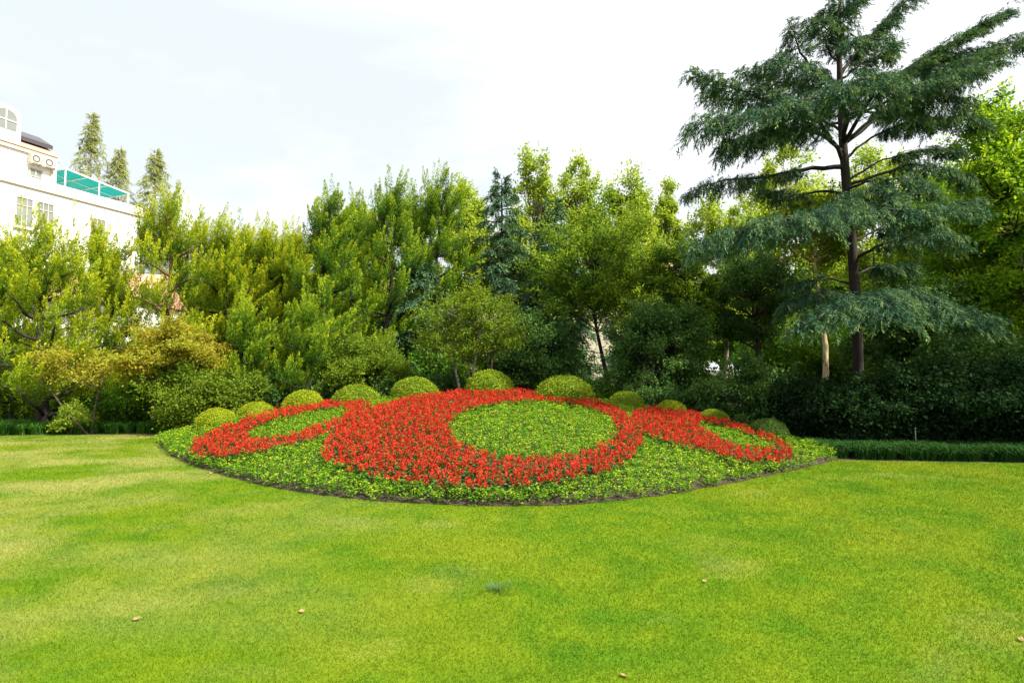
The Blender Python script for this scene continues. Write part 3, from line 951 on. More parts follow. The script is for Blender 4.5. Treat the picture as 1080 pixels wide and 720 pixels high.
# flame junipers, left and middle
JUN = [  # px, depth, top py, half px, mat, lean px, label
    (52, 15.2, 236, 78, 'juniper', -0.2, 'yellow green juniper with thick dark trunk at the far left'),
    (8, 17.5, 250, 55, 'juniper', 0, 'juniper cut by the left edge of the photo in front of the white building'),
    (178, 17.0, 205, 72, 'juniper', 0, 'tall juniper with bare reddish trunk showing below the white terrace end'),
    (106, 18.0, 238, 42, 'juniper', 0, 'slim juniper spire in front of the white wall by the salmon roof'),
    (236, 17.6, 232, 56, 'juniper', 0, 'juniper with paired spires right of the reddish-trunked juniper'),
    (283, 18.2, 236, 52, 'juniper', 0, 'juniper behind the rusty maple with one tall thin spire'),
    (340, 17.2, 196, 46, 'juniper_dark', 0.1, 'juniper with forked dark limbs and twin pointed tops'),
    (410, 18.8, 180, 48, 'juniper_dark', 0, 'dark juniper with slender trunk left of the middle'),
    (464, 20.0, 174, 46, 'juniper_dark', 0, 'narrow tall juniper with needle-like top near the middle'),
    (322, 15.4, 322, 44, 'juniper_dark', 0, 'short young juniper just behind the left clipped domes'),
    (258, 19.6, 240, 50, 'juniper', 0, 'juniper filling the skyline between the paired-spire and thin-spired ones'),
    (306, 19.2, 244, 48, 'juniper', 0, 'juniper just left of the forked dark-limbed one'),
    (374, 20.8, 206, 46, 'juniper_dark', 0, 'juniper between the forked one and the slender-trunked one'),
    (437, 21.6, 192, 46, 'juniper_dark', 0, 'juniper between the slender-trunked one and the needle-topped one'),
    (262, 15.8, 330, 40, 'juniper_dark', 0, 'low juniper with two upright sprays right of the rusty maple'),
]
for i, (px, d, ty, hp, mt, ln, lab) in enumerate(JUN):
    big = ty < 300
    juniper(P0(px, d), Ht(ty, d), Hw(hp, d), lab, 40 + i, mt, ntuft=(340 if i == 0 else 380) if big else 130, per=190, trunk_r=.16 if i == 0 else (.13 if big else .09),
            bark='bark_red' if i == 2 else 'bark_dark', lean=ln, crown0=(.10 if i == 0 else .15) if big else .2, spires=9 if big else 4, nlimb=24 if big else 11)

# small trees and shrubs of the left
def shrub(px, d, ty, hp, label, mat, seed, name='shrub', cat='shrub', **k):
    a = dict(crown0=.06, trunk_r=.03, stems=4, nclump=34, nleaf=9000, leaf=.07, rc=.3, bark='bark')
    a.update(k)
    return broadleaf(name, P0(px, d), Ht(ty, d), Hw(hp, d), label, cat, mat, seed=seed, **a)

broadleaf('maple_tree', P0(170, 14.9), Ht(326, 14.9), Hw(62, 14.9), 'maple with rusty yellow layered leaves on the left', 'tree', 'maple', 'bark', 101,
          crown0=.42, trunk_r=.06, nclump=46, nleaf=16000, leaf=.075, rc=.22, stems=2, flat_=.35, lean=.6, shape='dome')
broadleaf('small_tree', P0(98, 14.35), Ht(362, 14.35), Hw(40, 14.35), 'thin leaning small tree with bare stems and sparse rusty leaves', 'tree', 'maple', 'bark', 102,
          crown0=.50, trunk_r=.027, nclump=20, nleaf=2600, leaf=.07, rc=.26, stems=2, lean=-.75, limb_r=.3, splay=.9)
shrub(205, 14.4, 384, 48, 'loose olive green shrub beneath the rusty maple', 'olive', 103, nleaf=9000)
shrub(250, 14.8, 388, 34, 'thin twiggy olive shrub left of the short juniper', 'olive', 104, nleaf=3500, nclump=22)
shrub(140, 15.4, 404, 40, 'dark bushy shrub between the leaning stems and the maple', 'midgreen', 105, nleaf=6000)
shrub(22, 16.6, 392, 48, 'dull green shrub by the left edge beside the dark lamp', 'mixed', 106, nleaf=7000)
shrub(78, 14.4, 424, 22, 'low variegated bush at the foot of the thick dark trunk', 'yellowgreen', 107, nleaf=2200, nclump=14)
shrub(-14, 15.8, 372, 40, 'leafy shrub at the extreme left edge', 'mixed', 108, nleaf=6000)
shrub(275, 15.6, 400, 36, 'bluish dark leafy bush behind the second and third clipped domes', 'darkgreen', 109, nleaf=5000, leaf=.11)
shrub(345, 15.9, 404, 40, 'dark low bush behind the fourth clipped dome', 'darkgreen', 110, nleaf=5000, leaf=.11)

# middle
broadleaf('maple_tree', P0(385, 16.0), Ht(342, 16.0), Hw(52, 16.0), 'olive layered maple left of the forked small tree', 'tree', 'olive', 'bark', 111,
          crown0=.38, trunk_r=.05, nclump=40, nleaf=13000, leaf=.075, rc=.24, stems=2, flat_=.4, shape='dome')
broadleaf('forked_tree', P0(497, 15.6), Ht(302, 15.6), Hw(58, 15.6), 'round olive green small tree with forked pale stems behind the crest dome', 'tree', 'olive', 'bark_grey', 112,
          crown0=.42, trunk_r=.05, nclump=60, nleaf=12000, leaf=.07, rc=.17, stems=4, splay=.6, flat_=.7)
conifer(P0(529, 21), Ht(184, 21), Hw(72, 21), 'blue green conifer rising left of the taller airy poplar', 120, group='blue green conifers')
conifer(P0(585, 20.5), Ht(212, 20.5), Hw(66, 20.5), 'darker blue green conifer between the two airy poplars', 121, group='blue green conifers')
conifer(P0(440, 19.5), Ht(262, 19.5), Hw(66, 19.5), 'short blue green conifer tucked behind the forked small tree', 122, group='blue green conifers')
broadleaf('evergreen_tree', P0(648, 18.2), Ht(212, 18.2), Hw(74, 18.2), 'dark green broadleaf evergreen with a leaning blackish trunk', 'tree', 'mixed', 'bark_dark', 130,
          crown0=.38, trunk_r=.09, nclump=70, nleaf=20000, leaf=.09, rc=.16, lean=-.7)
broadleaf('evergreen_tree', P0(690, 15.6), Ht(312, 15.6), Hw(56, 15.6), 'dense glossy dark evergreen right of the leaning trunk', 'tree', 'darkgreen', 'bark_dark', 131,
          crown0=.12, trunk_r=.08, nclump=80, nleaf=20000, leaf=.075, rc=.17, stems=3)
broadleaf('evergreen_tree', P0(560, 17.5), Ht(322, 17.5), Hw(56, 17.5), 'dark evergreen behind the forked small tree', 'tree', 'darkgreen', 'bark_dark', 132,
          crown0=.15, trunk_r=.08, nclump=64, nleaf=16000, leaf=.08, rc=.18, stems=2)
broadleaf('pine_tree', P0(793, 18.0), Ht(262, 18.0), Hw(58, 18.0), 'dark tree with a straight bare brown trunk left of the cedar', 'tree', 'darkgreen', 'bark', 133,
          crown0=.42, trunk_r=.13, nclump=50, nleaf=17000, leaf=.09, rc=.24, flat_=.45)
broadleaf('pine_tree', P0(722, 17.0), Ht(240, 17.0), Hw(42, 17.0), 'green tree at the left tip of the cedar limbs', 'tree', 'mixed', 'bark_dark', 134,
          crown0=.30, trunk_r=.11, nclump=60, nleaf=15000, leaf=.09, rc=.17)

# yellow-green backlit trees behind
YT = [  # px, depth, top, half, shape, nleaf, label
    (322, 26, 246, 46, 'egg', 15000, 'pale yellow green tree behind the forked juniper'),
    (375, 27, 205, 40, 'egg', 13000, 'yellow green tree between the two dark juniper spires'),
    (492, 26, 178, 46, 'plume', 18000, 'bright yellow tree filling behind the needle-topped juniper'),
    (564, 25, 136, 40, 'plume', 9000, 'tallest airy poplar rising above the middle'),
    (612, 26, 146, 40, 'plume', 9000, 'airy poplar with see-through crown right of the tallest one'),
    (662, 25, 176, 56, 'plume', 22000, 'broad yellow green tree right of the airy poplars'),
    (706, 27, 178, 30, 'plume', 10000, 'narrow yellow green tree just left of the cedar tips'),
    (762, 26, 196, 48, 'egg', 16000, 'yellow green tree under the left cedar limbs'),
    (835, 27, 140, 56, 'egg', 18000, 'yellow tree showing through the cedar left of its trunk'),
    (930, 27, 150, 56, 'egg', 18000, 'yellow tree showing through the cedar right of its trunk'),
    (996, 25, 165, 44, 'egg', 15000, 'olive yellow tree right of the cedar limbs'),
    (540, 27, 230, 50, 'egg', 15000, 'yellow green tree between the two blue conifers'),
]
for i, (px, d, ty, hp, sh, nl, lab) in enumerate(YT):
    broadleaf('poplar_tree' if sh == 'plume' else 'deciduous_tree', P0(px, d), Ht(ty, d), Hw(hp, d), lab, 'tree', 'yellowgreen', 'bark_grey', 200 + i,
              crown0=.22, trunk_r=.13, nclump=80 if nl > 12000 else 64, nleaf=nl, leaf=.14, rc=.17, shape=sh)

# right
broadleaf('deciduous_tree', P0(1062, 15.5), Ht(78, 15.5), Hw(66, 15.5), 'tall yellow green tree with open crown at the right edge', 'tree', 'lime', 'bark', 230,
          crown0=.36, trunk_r=.12, nclump=84, nleaf=10500, leaf=.12, rc=.14, shape='plume')
broadleaf('deciduous_tree', P0(1040, 16.5), Ht(205, 16.5), Hw(80, 16.5), 'bushy bright green tree below the tall right edge tree', 'tree', 'lime', 'bark', 231,
          crown0=.18, trunk_r=.10, nclump=90, nleaf=22000, leaf=.11, rc=.16)
for x_, y_, h_, hw_, lab_ in ((15.0, 9.3, 9.5, 2.5, 'tall tree beyond the right edge that shades the dark shrubs'), (17.0, 12.2, 10.5, 3.0, 'tall tree farther beyond the right edge'), (15.2, 17.5, 9.0, 2.8, 'tree behind the right edge tree')):
    broadleaf('deciduous_tree', np.array([x_, y_, 0.0]), h_, hw_, lab_, 'tree', 'lime', 'bark', int(x_ * 10), crown0=.18, trunk_r=.14, nclump=80, nleaf=16000, leaf=.13, rc=.2)
b = broadleaf('birch_tree', P0(858, 15.0), Ht(205, 15.0), Hw(60, 15.0), 'pale mottled trunk tree left of the cedar', 'tree', 'olive', 'bark_birch', 232,
          crown0=.70, trunk_r=.095, nclump=30, nleaf=4500, leaf=.10, rc=.24, lean=.25)
broadleaf('evergreen_tree', P0(955, 16.0), Ht(272, 16.0), Hw(62, 16.0), 'dusky tree behind the cedar trunk on its right', 'tree', 'darkgreen', 'bark_dark', 233,
          crown0=.2, trunk_r=.1, nclump=50, nleaf=16000, leaf=.09, rc=.25)
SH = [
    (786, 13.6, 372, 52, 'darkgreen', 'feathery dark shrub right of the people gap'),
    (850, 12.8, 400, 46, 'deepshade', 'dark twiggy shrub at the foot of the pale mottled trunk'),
    (905, 11.8, 402, 52, 'deepshade', 'shade-darkened shrub in front of the cedar trunk'),
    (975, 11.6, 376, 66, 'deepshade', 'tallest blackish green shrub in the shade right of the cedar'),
    (1058, 11.3, 372, 66, 'deepshade', 'shade-darkened green shrub at the right edge above the grass border'),
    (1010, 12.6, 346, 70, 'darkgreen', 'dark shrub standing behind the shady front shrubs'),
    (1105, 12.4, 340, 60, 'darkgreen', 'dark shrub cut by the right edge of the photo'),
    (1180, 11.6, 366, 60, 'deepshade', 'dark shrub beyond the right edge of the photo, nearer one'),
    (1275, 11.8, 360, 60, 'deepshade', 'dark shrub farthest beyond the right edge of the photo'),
    (690, 14.6, 400, 40, 'darkgreen', 'low dark bush behind the dome right of the largest dome'),
    (735, 14.4, 410, 32, 'darkgreen', 'low dark bush below the distant people'),
    (640, 16.2, 398, 34, 'midgreen', 'dull green bush at the foot of the leaning trunk'),
    (460, 16.6, 388, 40, 'darkgreen', 'dark bush behind the gap between fifth dome and crest dome'),
    (408, 15.6, 398, 28, 'darkgreen', 'small dark bush between the fourth and fifth domes'),
]
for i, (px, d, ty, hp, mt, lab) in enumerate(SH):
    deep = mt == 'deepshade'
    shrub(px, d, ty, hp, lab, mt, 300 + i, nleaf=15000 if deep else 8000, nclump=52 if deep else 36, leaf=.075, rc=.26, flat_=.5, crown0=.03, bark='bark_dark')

# shaded understorey between the trunks
up0 = None
k_ = 0
for row, (d, ty) in enumerate([(19.5, 362), (23.0, 350), (30.0, 338)]):
    for px in range(-40 + 25 * row, 1140, 74):
        if (abs(px - 752) < 30 or abs(px - 628) < 36) and row < 2: continue
        R_ = np.random.default_rng(900 + k_)
        x, yy = px + R_.uniform(-20, 20), d + R_.uniform(-1, 1)
        h = Ht(ty + R_.uniform(-22, 26), yy) if abs(px - 752) > 50 else 1.35
        if up0 is None:
            up0 = broadleaf('understorey_shrub', P0(x, yy), 2.6, 1.7, 'dark leafy understorey shrub in the shade between the tree trunks', 'shrub', 'midgreen', 'bark_dark', seed=899, crown0=.03, trunk_r=.04,
                            stems=4, nclump=44, nleaf=9000, leaf=.11, rc=.26, group='understorey shrubs between the trunks')
            up0.scale = (1, 1, h / 2.6)
        else:
            dup(up0, P0(x, yy), k_ * 1.9, None, (1, 1, h / 2.6))
        k_ += 1

# the big cedar -------------------------------------------------------
CD = 13.5
cbase = P0(908, CD)
croot = thing('cedar_tree', cbase, 'large blue green cedar with spreading drooping limbs on the right', 'cedar tree')
R = np.random.default_rng(77)
w = Wood()
def cp(px, py, dd=0.0):
    return at(px, py, CD + dd) - cbase
trunk = [cbase * 0 + np.array([0, 0, -.05]), cp(906, 430), cp(904, 340), cp(898, 250), cp(893, 200), cp(889, 150), cp(886, 100), cp(885, 50), cp(886, 0), cp(890, -50)]
w.tube(trunk, [.175, .122, .115, .11, .105, .095, .078, .056, .038, .015], 10)
acc = []
LIMBS = [  # points (px, py, depth offset), first fraction with foliage, width, droop, hang, radius
    ([(888, 168, 0), (870, 130, -.4), (820, 110, -.8), (770, 92, -.6), (730, 78, -.4)], .25, .75, .45, .30, .055),
    ([(889, 150, 0), (895, 118, -1.0), (880, 100, -1.9), (840, 108, -2.2), (780, 122, -2.0), (722, 136, -1.7)], .28, .85, .65, .45, .06),
    ([(889, 152, 0), (915, 110, -1.2), (930, 84, -1.8), (905, 82, -2.6), (880, 100, -2.9)], .3, .75, .6, .4, .05),
    ([(889, 152, 0), (920, 128, .2), (950, 102, .4), (1005, 70, .5), (1090, 38, .6)], .30, .85, .45, .38, .075),
    ([(888, 128, 0), (925, 100, .6), (985, 55, .9), (1066, 10, 1.1)], .32, .60, .35, .3, .05),
    ([(893, 148, 0), (935, 112, -.3), (980, 104, -.5), (1026, 110, -.6)], .42, .55, .7, .55, .04),
    ([(889, 176, 0), (850, 178, .2), (800, 188, .5), (760, 190, .6), (724, 204, .7)], .28, .50, .7, .55, .06),
    ([(890, 205, 0), (868, 200, .4), (840, 206, .8), (800, 200, 1.2)], .5, .55, .6, .45, .04),
    ([(893, 196, 0), (925, 184, .2), (960, 172, .2), (1000, 178, .2), (1020, 192, .2)], .52, .50, .75, .45, .045),
    ([(894, 190, 0), (930, 168, .6), (980, 156, 1.0), (1012, 160, 1.3)], .55, .3, .5, .3, .03),
    ([(896, 240, 0), (892, 216, -1.3), (880, 222, -2.2), (830, 232, -2.7), (770, 244, -2.6), (726, 262, -2.5)], .25, .85, .6, .50, .07),
    ([(896, 240, 0), (905, 218, -1.2), (925, 222, -2.0), (975, 222, -2.2), (1026, 214, -2.0)], .25, .75, .6, .5, .06),
    ([(894, 222, 0), (905, 204, -.8), (925, 200, -1.4), (955, 206, -1.6)], .3, .6, .6, .4, .045),
    ([(900, 275, 0), (930, 256, -.4), (975, 246, -.8), (1016, 254, -1.0)], .3, .60, .7, .45, .045),
    ([(903, 350, 0), (915, 318, -1.2), (930, 314, -2.2), (900, 320, -2.7), (838, 342, -2.8)], .35, .75, .5, .42, .055),
    ([(903, 350, 0), (930, 318, -1.2), (965, 304, -1.9), (990, 322, -2.3), (1046, 342, -2.3)], .30, .75, .5, .42, .05),
    ([(903, 352, 0), (912, 322, -1.2), (925, 312, -2.5), (935, 322, -3.2), (945, 335, -3.6)], .35, .75, .55, .4, .045),
    ([(886, 95, 0), (866, 82, -.2), (850, 66, -.4), (838, 40, -.5), (834, 22, -.5)], .2, .50, .7, .45, .05),
    ([(886, 100, 0), (868, 88, -.5), (846, 72, -.9), (820, 62, -1.2), (800, 72, -1.3)], .25, .5, .7, .45, .03),
    ([(886, 70, 0), (872, 52, .3), (866, 30, .5), (872, 4, .6)], .25, .45, .7, .4, .03),
    ([(886, 85, 0), (905, 70, -.4), (930, 56, -.6), (950, 48, -.7)], .25, .55, .6, .45, .03),
    ([(886, 110, 0), (910, 96, .7), (950, 76, 1.2), (1000, 60, 1.5), (1040, 52, 1.6)], .35, .6, .5, .4, .035),
    ([(888, 130, 0), (925, 112, -.6), (960, 96, -.9), (1010, 84, -1.1), (1050, 66, -1.2)], .4, .65, .5, .4, .04),
    ([(888, 140, 0), (860, 122, .6), (820, 108, .9), (770, 104, 1.0), (740, 98, 1.0)], .35, .6, .55, .4, .035),
    ([(886, 95, 0), (855, 92, .5), (810, 84, .8), (780, 74, 1.0)], .3, .55, .5, .35, .045),
    ([(886, 80, 0), (905, 55, .2), (928, 28, .3), (956, 2, .4), (975, -20, .5)], .22, .52, .6, .42, .05),
    ([(885, 60, 0), (900, 45, -.7), (918, 40, -1.2), (940, 42, -1.5)], .3, .5, .6, .4, .035),
    ([(885, 40, 0), (866, 26, -.4), (852, 20, -.7)], .3, .36, .6, .3, .025),
    ([(886, 20, 0), (905, 0, .3), (920, -20, .4)], .3, .36, .6, .3, .025),
    ([(885, 70, 0), (890, 20, -.1), (888, -30, -.1), (890, -58, 0)], .1, .40, .7, .35, .02),
    ([(888, 120, 0), (925, 118, 1.0), (960, 120, 1.7), (990, 130, 2.0)], .5, .45, .6, .4, .03),
    ([(888, 130, 0), (850, 138, 1.0), (810, 140, 1.7), (770, 152, 2.0)], .5, .5, .6, .45, .035),
    ([(889, 160, 0), (865, 140, -.7), (830, 134, -1.2), (790, 142, -1.4), (758, 158, -1.4)], .3, .7, .6, .5, .04),
    ([(890, 170, 0), (915, 146, .5), (960, 128, .9), (1010, 124, 1.2), (1040, 132, 1.3)], .45, .5, .65, .5, .035),
    ([(892, 200, 0), (920, 190, -.7), (955, 188, -1.1), (990, 200, -1.2)], .4, .5, .7, .5, .035),
    ([(897, 250, 0), (870, 236, .4), (830, 240, .8), (780, 250, 1.0), (740, 264, 1.0)], .4, .55, .65, .5, .035),
    ([(897, 255, 0), (930, 240, .5), (975, 236, .9), (1005, 246, 1.1)], .45, .5, .65, .5, .035),
    ([(902, 320, 0), (880, 306, -.5), (850, 312, -.8), (825, 326, -.9)], .45, .45, .65, .45, .03),
    ([(903, 340, 0), (935, 320, .4), (980, 316, .6), (1020, 330, .7)], .4, .5, .6, .45, .03),
    ([(900, 300, 0), (870, 292, .6), (830, 300, 1.2)], .55, .4, .7, .4, .03),
    ([(900, 290, 0), (925, 280, .7), (960, 282, 1.4)], .5, .45, .7, .45, .03),
]
for pts, f0, wd, dr, hg, rad in LIMBS:
    lp = np.array([cp(*p) for p in pts])
    k = np.linspace(0, len(lp) - 1, 16)
    lp2 = np.stack([np.interp(k, np.arange(len(lp)), lp[:, j]) for j in range(3)], 1)
    for _ in range(2):
        lp2[1:-1] = (lp2[:-2] + 2 * lp2[1:-1] + lp2[2:]) / 4
    lp2[1:-1] += R.normal(size=(14, 3)) * .015
    w.tube(lp2, np.linspace(rad, .008, 16), 6)
    needle_limb(R, lp2, f0 * .8, wd * 1.25, acc, 56, dr * .72, .105, hang=hg * .85, k=16, wr=.17)
w.build('trunk', M['bark_dark'], croot)
q, t = np.concatenate([a[0] for a in acc]), np.concatenate([a[1] for a in acc])
print('cedar quads', len(q))
link_mesh('crown', poly_mesh('crown', q, t), croot, mats=[M['cedar']])

# dawn redwoods far behind the building
for i, (px, ty, hp, lab) in enumerate([(88, 122, 25, 'tallest feathery conical dawn redwood behind the teal canopy'), (119, 158, 19, 'short feathery conical dawn redwood between two taller ones'), (158, 158, 26, 'feathery conical dawn redwood just past the end of the white building')]):
    d = 52
    R_ = np.random.default_rng(500 + i)
    conifer(P0(px, d), Ht(ty, d), Hw(hp * 2.3, d), lab, 500 + i, 'meta', 'dawn_redwood', n=150, needle=.24, width=1.2, dens=7, bark='bark_grey', group='feathery conifers behind the white building')

# far trees closing the view
FT = [(-30, 40, 300), (235, 42, 280), (300, 46, 290), (420, 44, 270), (505, 48, 285), (560, 42, 280), (625, 60, 320), (700, 70, 318), (760, 66, 300), (830, 46, 290), (900, 44, 260), (985, 42, 250), (1070, 40, 240), (1150, 38, 230)]
proto = None
FTL = ['far tree at the left edge', 'far tree behind the paired-spire juniper', 'far tree behind the thin-spired juniper', 'far tree behind the olive layered maple', 'far tree behind the forked small tree',
       'far tree behind the darker blue conifer', 'distant tree seen past the leaning trunk', 'distant tree above the walking people', 'distant tree right of the walking people', 'far tree left of the pale mottled trunk',
       'far tree behind the cedar trunk', 'far tree behind the bushy right tree', 'far tree behind the open right edge tree', 'far tree beyond the right edge']
for i, (px, d, ty) in enumerate(FT):
    h = Ht(ty, d)
    if proto is None:
        proto = broadleaf('distant_tree', P0(px, d), h, h * .42, 'rounded green ' + FTL[i], 'tree', 'midgreen', 'bark', 600, crown0=.15, trunk_r=.22, nclump=70, nleaf=16000, leaf=.24, rc=.24, group='distant trees')
        ph = h
    else:
        dup(proto, P0(px, d), i * 1.1, 'rounded green ' + FTL[i], h / ph)

# ------------------------------------------------------------------ buildings
class MB:
    def __init__(self): self.v, self.f = [], []
    def box(self, x0, x1, y0, y1, z0, z1):
        b = len(self.v)
        self.v += [(x, y, z) for z in (z0, z1) for y in (y0, y1) for x in (x0, x1)]
        self.f += [tuple(b + i for i in q) for q in ((0, 2, 3, 1), (4, 5, 7, 6), (0, 1, 5, 4), (2, 6, 7, 3), (0, 4, 6, 2), (1, 3, 7, 5))]
        return self
    def prism(self, poly, y0, y1):        # polygon in xz extruded along y
        b, n = len(self.v), len(poly)
        self.v += [(x, y0, z) for x, z in poly] + [(x, y1, z) for x, z in poly]
        self.f += [tuple(b + i for i in range(n)), tuple(b + n + i for i in reversed(range(n)))]
        self.f += [(b + (i + 1) % n, b + i, b + n + i, b + n + (i + 1) % n) for i in range(n)]
        return self
    def prism_x(self, poly, x0, x1):      # polygon in yz extruded along x
        b, n = len(self.v), len(poly)
        self.v += [(x0, y, z) for y, z in poly] + [(x1, y, z) for y, z in poly]
        self.f += [tuple(b + i for i in range(n)), tuple(b + n + i for i in reversed(range(n)))]
        self.f += [(b + (i + 1) % n, b + i, b + n + i, b + n + (i + 1) % n) for i in range(n)]
        return self
    def build(self, name, mat, parent=None, loc=None):
        me = bpy.data.meshes.new(name)
        me.from_pydata([tuple(float(c) for c in p) for p in self.v], [], self.f)
        me.update()
        return link_mesh(name, me, parent, loc, [mat])

BD = thing('apartment_building', (-28.8, 32, 0), 'white rendered building with terrace and small dormer at the left edge', 'building', rz=math.atan2(.9354, .3536))
# local x runs along the facade away from the camera, local y into the building
MB().box(-12, 7.9, 0, 9, 0, 12.55).build('wall', M['white'], BD)
MB().box(-12, 8.02, -.12, 0, 12.3, 12.52).box(7.9, 8.02, 0, 9.1, 12.3, 12.52).build('cornice', M['trim'], BD)
MB().box(-12, 7.96, -.05, .14, 12.55, 12.95).box(7.8, 7.96, .14, 9, 12.55, 12.95).build('parapet', M['white'], BD)
up = MB().box(-12, 3.0, .9, 8.6, 12.55, 14.85).build('upper_storey', M['white'], BD)
MB().box(-12, 3.14, .76, .9, 14.62, 14.85).build('cornice', M['trim'], BD)
rf = MB().prism_x([(.7, 14.86), (2.6, 16.2), (7.4, 16.2), (8.7, 14.86)], -12, 2.95).build('roof', M['salmon'], BD)
MB().prism_x([(1.25, 15.42), (1.22, 15.66), (2.6, 16.42), (2.75, 16.2)], .98, 2.93).build('roof_panel', M['charcoal'], rf)
arch = [(-.62, 14.9), (.93, 14.9)] + [(.155 + .775 * math.cos(a), 16.4 + .65 * math.sin(a)) for a in np.linspace(0, PI, 11)]
dm = MB().prism(arch, .75, 3.0).build('dormer', M['white'], BD)
arch2 = [(-.40, 15.6), (.71, 15.6)] + [(.155 + .555 * math.cos(a), 16.36 + .44 * math.sin(a)) for a in np.linspace(0, PI, 11)]
wn = MB().prism(arch2, .735, .748).build('window', M['glass'], dm)
MB().box(.13, .18, .70, .734, 15.6, 16.78).box(-.40, .71, .70, .734, 16.12, 16.17).build('window_bar', M['white'], dm)

def window(x0, x1, z0, z1, y=0.0, bars=3, sill=True):
    f = MB()
    t = .06
    f.box(x0 - t, x0, y - .05, y - .003, z0, z1).box(x1, x1 + t, y - .05, y - .003, z0, z1).box(x0 - t, x1 + t, y - .05, y - .003, z1, z1 + t).box(x0 - t, x1 + t, y - .05, y - .003, z0 - t, z0)
    for k in range(1, bars):
        xx = x0 + (x1 - x0) * k / bars
        f.box(xx - .018, xx + .018, y - .042, y - .012, z0, z1)
    f.box(x0, x1, y - .045, y - .013, z1 - .45, z1 - .41)
    w_ = f.build('window', M['trim'], BD)
    MB().box(x0, x1, y - .010, y - .004, z0, z1).build('pane', M['glass'], w_)
    if sill: MB().box(x0 - .15, x1 + .15, y - .16, y - .051, z0 - .16, z0 - .062).build('sill', M['white'], w_)
window(.46, 1.25, 9.95, 11.6)
window(1.56, 2.36, 9.95, 11.6)
window(4.70, 5.45, 9.9, 11.4)
window(-1.6, -.8, 9.95, 11.6)
for r_ in range(2):
    for x in (-3.6, .46, 1.56, 4.7, 6.4):
        window(x, x + .8, 2.2 + 3.7 * r_, 3.9 + 3.7 * r_)
window(1.55, 2.15, 13.0, 13.75, .9, 2, False)
window(-1.1, -.3, 13.0, 14.2, .9, 2, False)
MB().box(3.50, 3.62, -.14, -.004, 10.7, 11.1).build('wall_lamp', M['grey'], BD)
MB().box(2.66, 2.76, .78, .896, 12.95, 14.6).build('drainpipe', M['trim'], BD)
for i, (x, lab) in enumerate([(1.72, 'white air conditioner box on the upper wall, nearer one'), (2.42, 'white air conditioner box beside the canopy, farther one')]):
    ac = thing('air_conditioner', (0, 0, 0), lab, 'air conditioner', 'air conditioners on the white building')
    ac.matrix_world = BD.matrix_basis
    ac.location = Vector(BD.location) + Vector((.3536 * x - .9354 * .62, .9354 * x + .3536 * .62, 14.05))
    ac.rotation_euler = BD.rotation_euler
    MB().box(-.36, .36, -.14, .14, 0, .52).build('casing', M['trim'], ac)
    rg_ = MB()
    for k in range(20):
        a0, a1 = 2 * PI * k / 20, 2 * PI * (k + 1) / 20
        rg_.prism([(-.08 + .2 * math.cos(a0), .26 + .2 * math.sin(a0)), (-.08 + .2 * math.cos(a1), .26 + .2 * math.sin(a1)), (-.08 + .15 * math.cos(a1), .26 + .15 * math.sin(a1)), (-.08 + .15 * math.cos(a0), .26 + .15 * math.sin(a0))], -.165, -.142)
    rg_.build('fan_ring', M['charcoal'], ac)
    for bx_ in (-.33, .27):
        MB().box(bx_, bx_ + .06, -.14, .27, -.08, -.003).build('bracket', M['trim'], ac)

cn = thing('canopy', (0, 0, 0), 'teal translucent sheet canopy on slim posts over the white terrace', 'canopy')
cn.location = BD.location
cn.rotation_euler = BD.rotation_euler
cz = lambda x: 14.18 - (x - 3.1) * .10
pan = MB()
pan.prism([(3.12, cz(3.12)), (7.2, cz(7.2)), (7.2, cz(7.2) + .03), (3.12, cz(3.12) + .03)], .35, 3.6)
po = pan.build('sheet', M['teal'], cn)
fr = MB()
for y in (.29, 1.95, 3.6):
    fr.prism([(3.1, cz(3.1) - .02), (7.25, cz(7.25) - .02), (7.25, cz(7.25) + .06), (3.1, cz(3.1) + .06)], y, y + .055)
for x in (3.06, 4.4, 5.7, 7.2):
    fr.box(x, x + .05, .35, 3.6, cz(x) - .07, cz(x) - .006)
fr.build('frame', M['white'], cn)
for x in (3.14, 5.2, 7.15):
    for y in (.3, 3.55):
        MB().box(x, x + .06, y, y + .06, 12.55, cz(x) - .02).build('post', M['white'], cn)

# low annex with salmon roof seen through the junipers
AX = thing('annex_building', (-19.6, 27.0, 0), 'low white annex with salmon tiled roof behind the junipers', 'building', rz=math.radians(8))
MB().box(-6, 1.6, 0, 5, 0, 4.9).build('wall', M['white'], AX)
MB().prism_x([(-.35, 4.86), (2.5, 6.6), (5.35, 4.86), (2.5, 4.95)], -6.2, 1.8).build('roof', M['salmon'], AX)
for x in (-4.4, -1.9, .2):
    f = MB().box(x, x + 1.1, -.04, -.003, 1.1, 1.16).box(x, x + 1.1, -.04, -.003, 2.6, 2.66).box(x - .06, x, -.04, -.003, 1.1, 2.66).box(x + 1.1, x + 1.16, -.04, -.003, 1.1, 2.66).build('window', M['trim'], AX)
    MB().box(x, x + 1.1, -.012, -.005, 1.16, 2.6).build('pane', M['glass'], f)

TW = thing('office_tower', P0(188, 320), 'faint haze-paled tower far beyond the junipers on the left', 'building')
MB().box(-4.2, 4.2, 0, 10, 0, Ht(206, 320)).box(-2.6, 2.6, 2, 7, Ht(206, 320) + .01, Ht(206, 320) + 3).build('wall', M['tower'], TW)
tb = MB()
for k in range(28):
    tb.box(-4.0, 4.0, -.06, -.01, 4 + k * 3.4, 5.9 + k * 3.4)
tb.build('window_band', M['tower_glass'], TW)

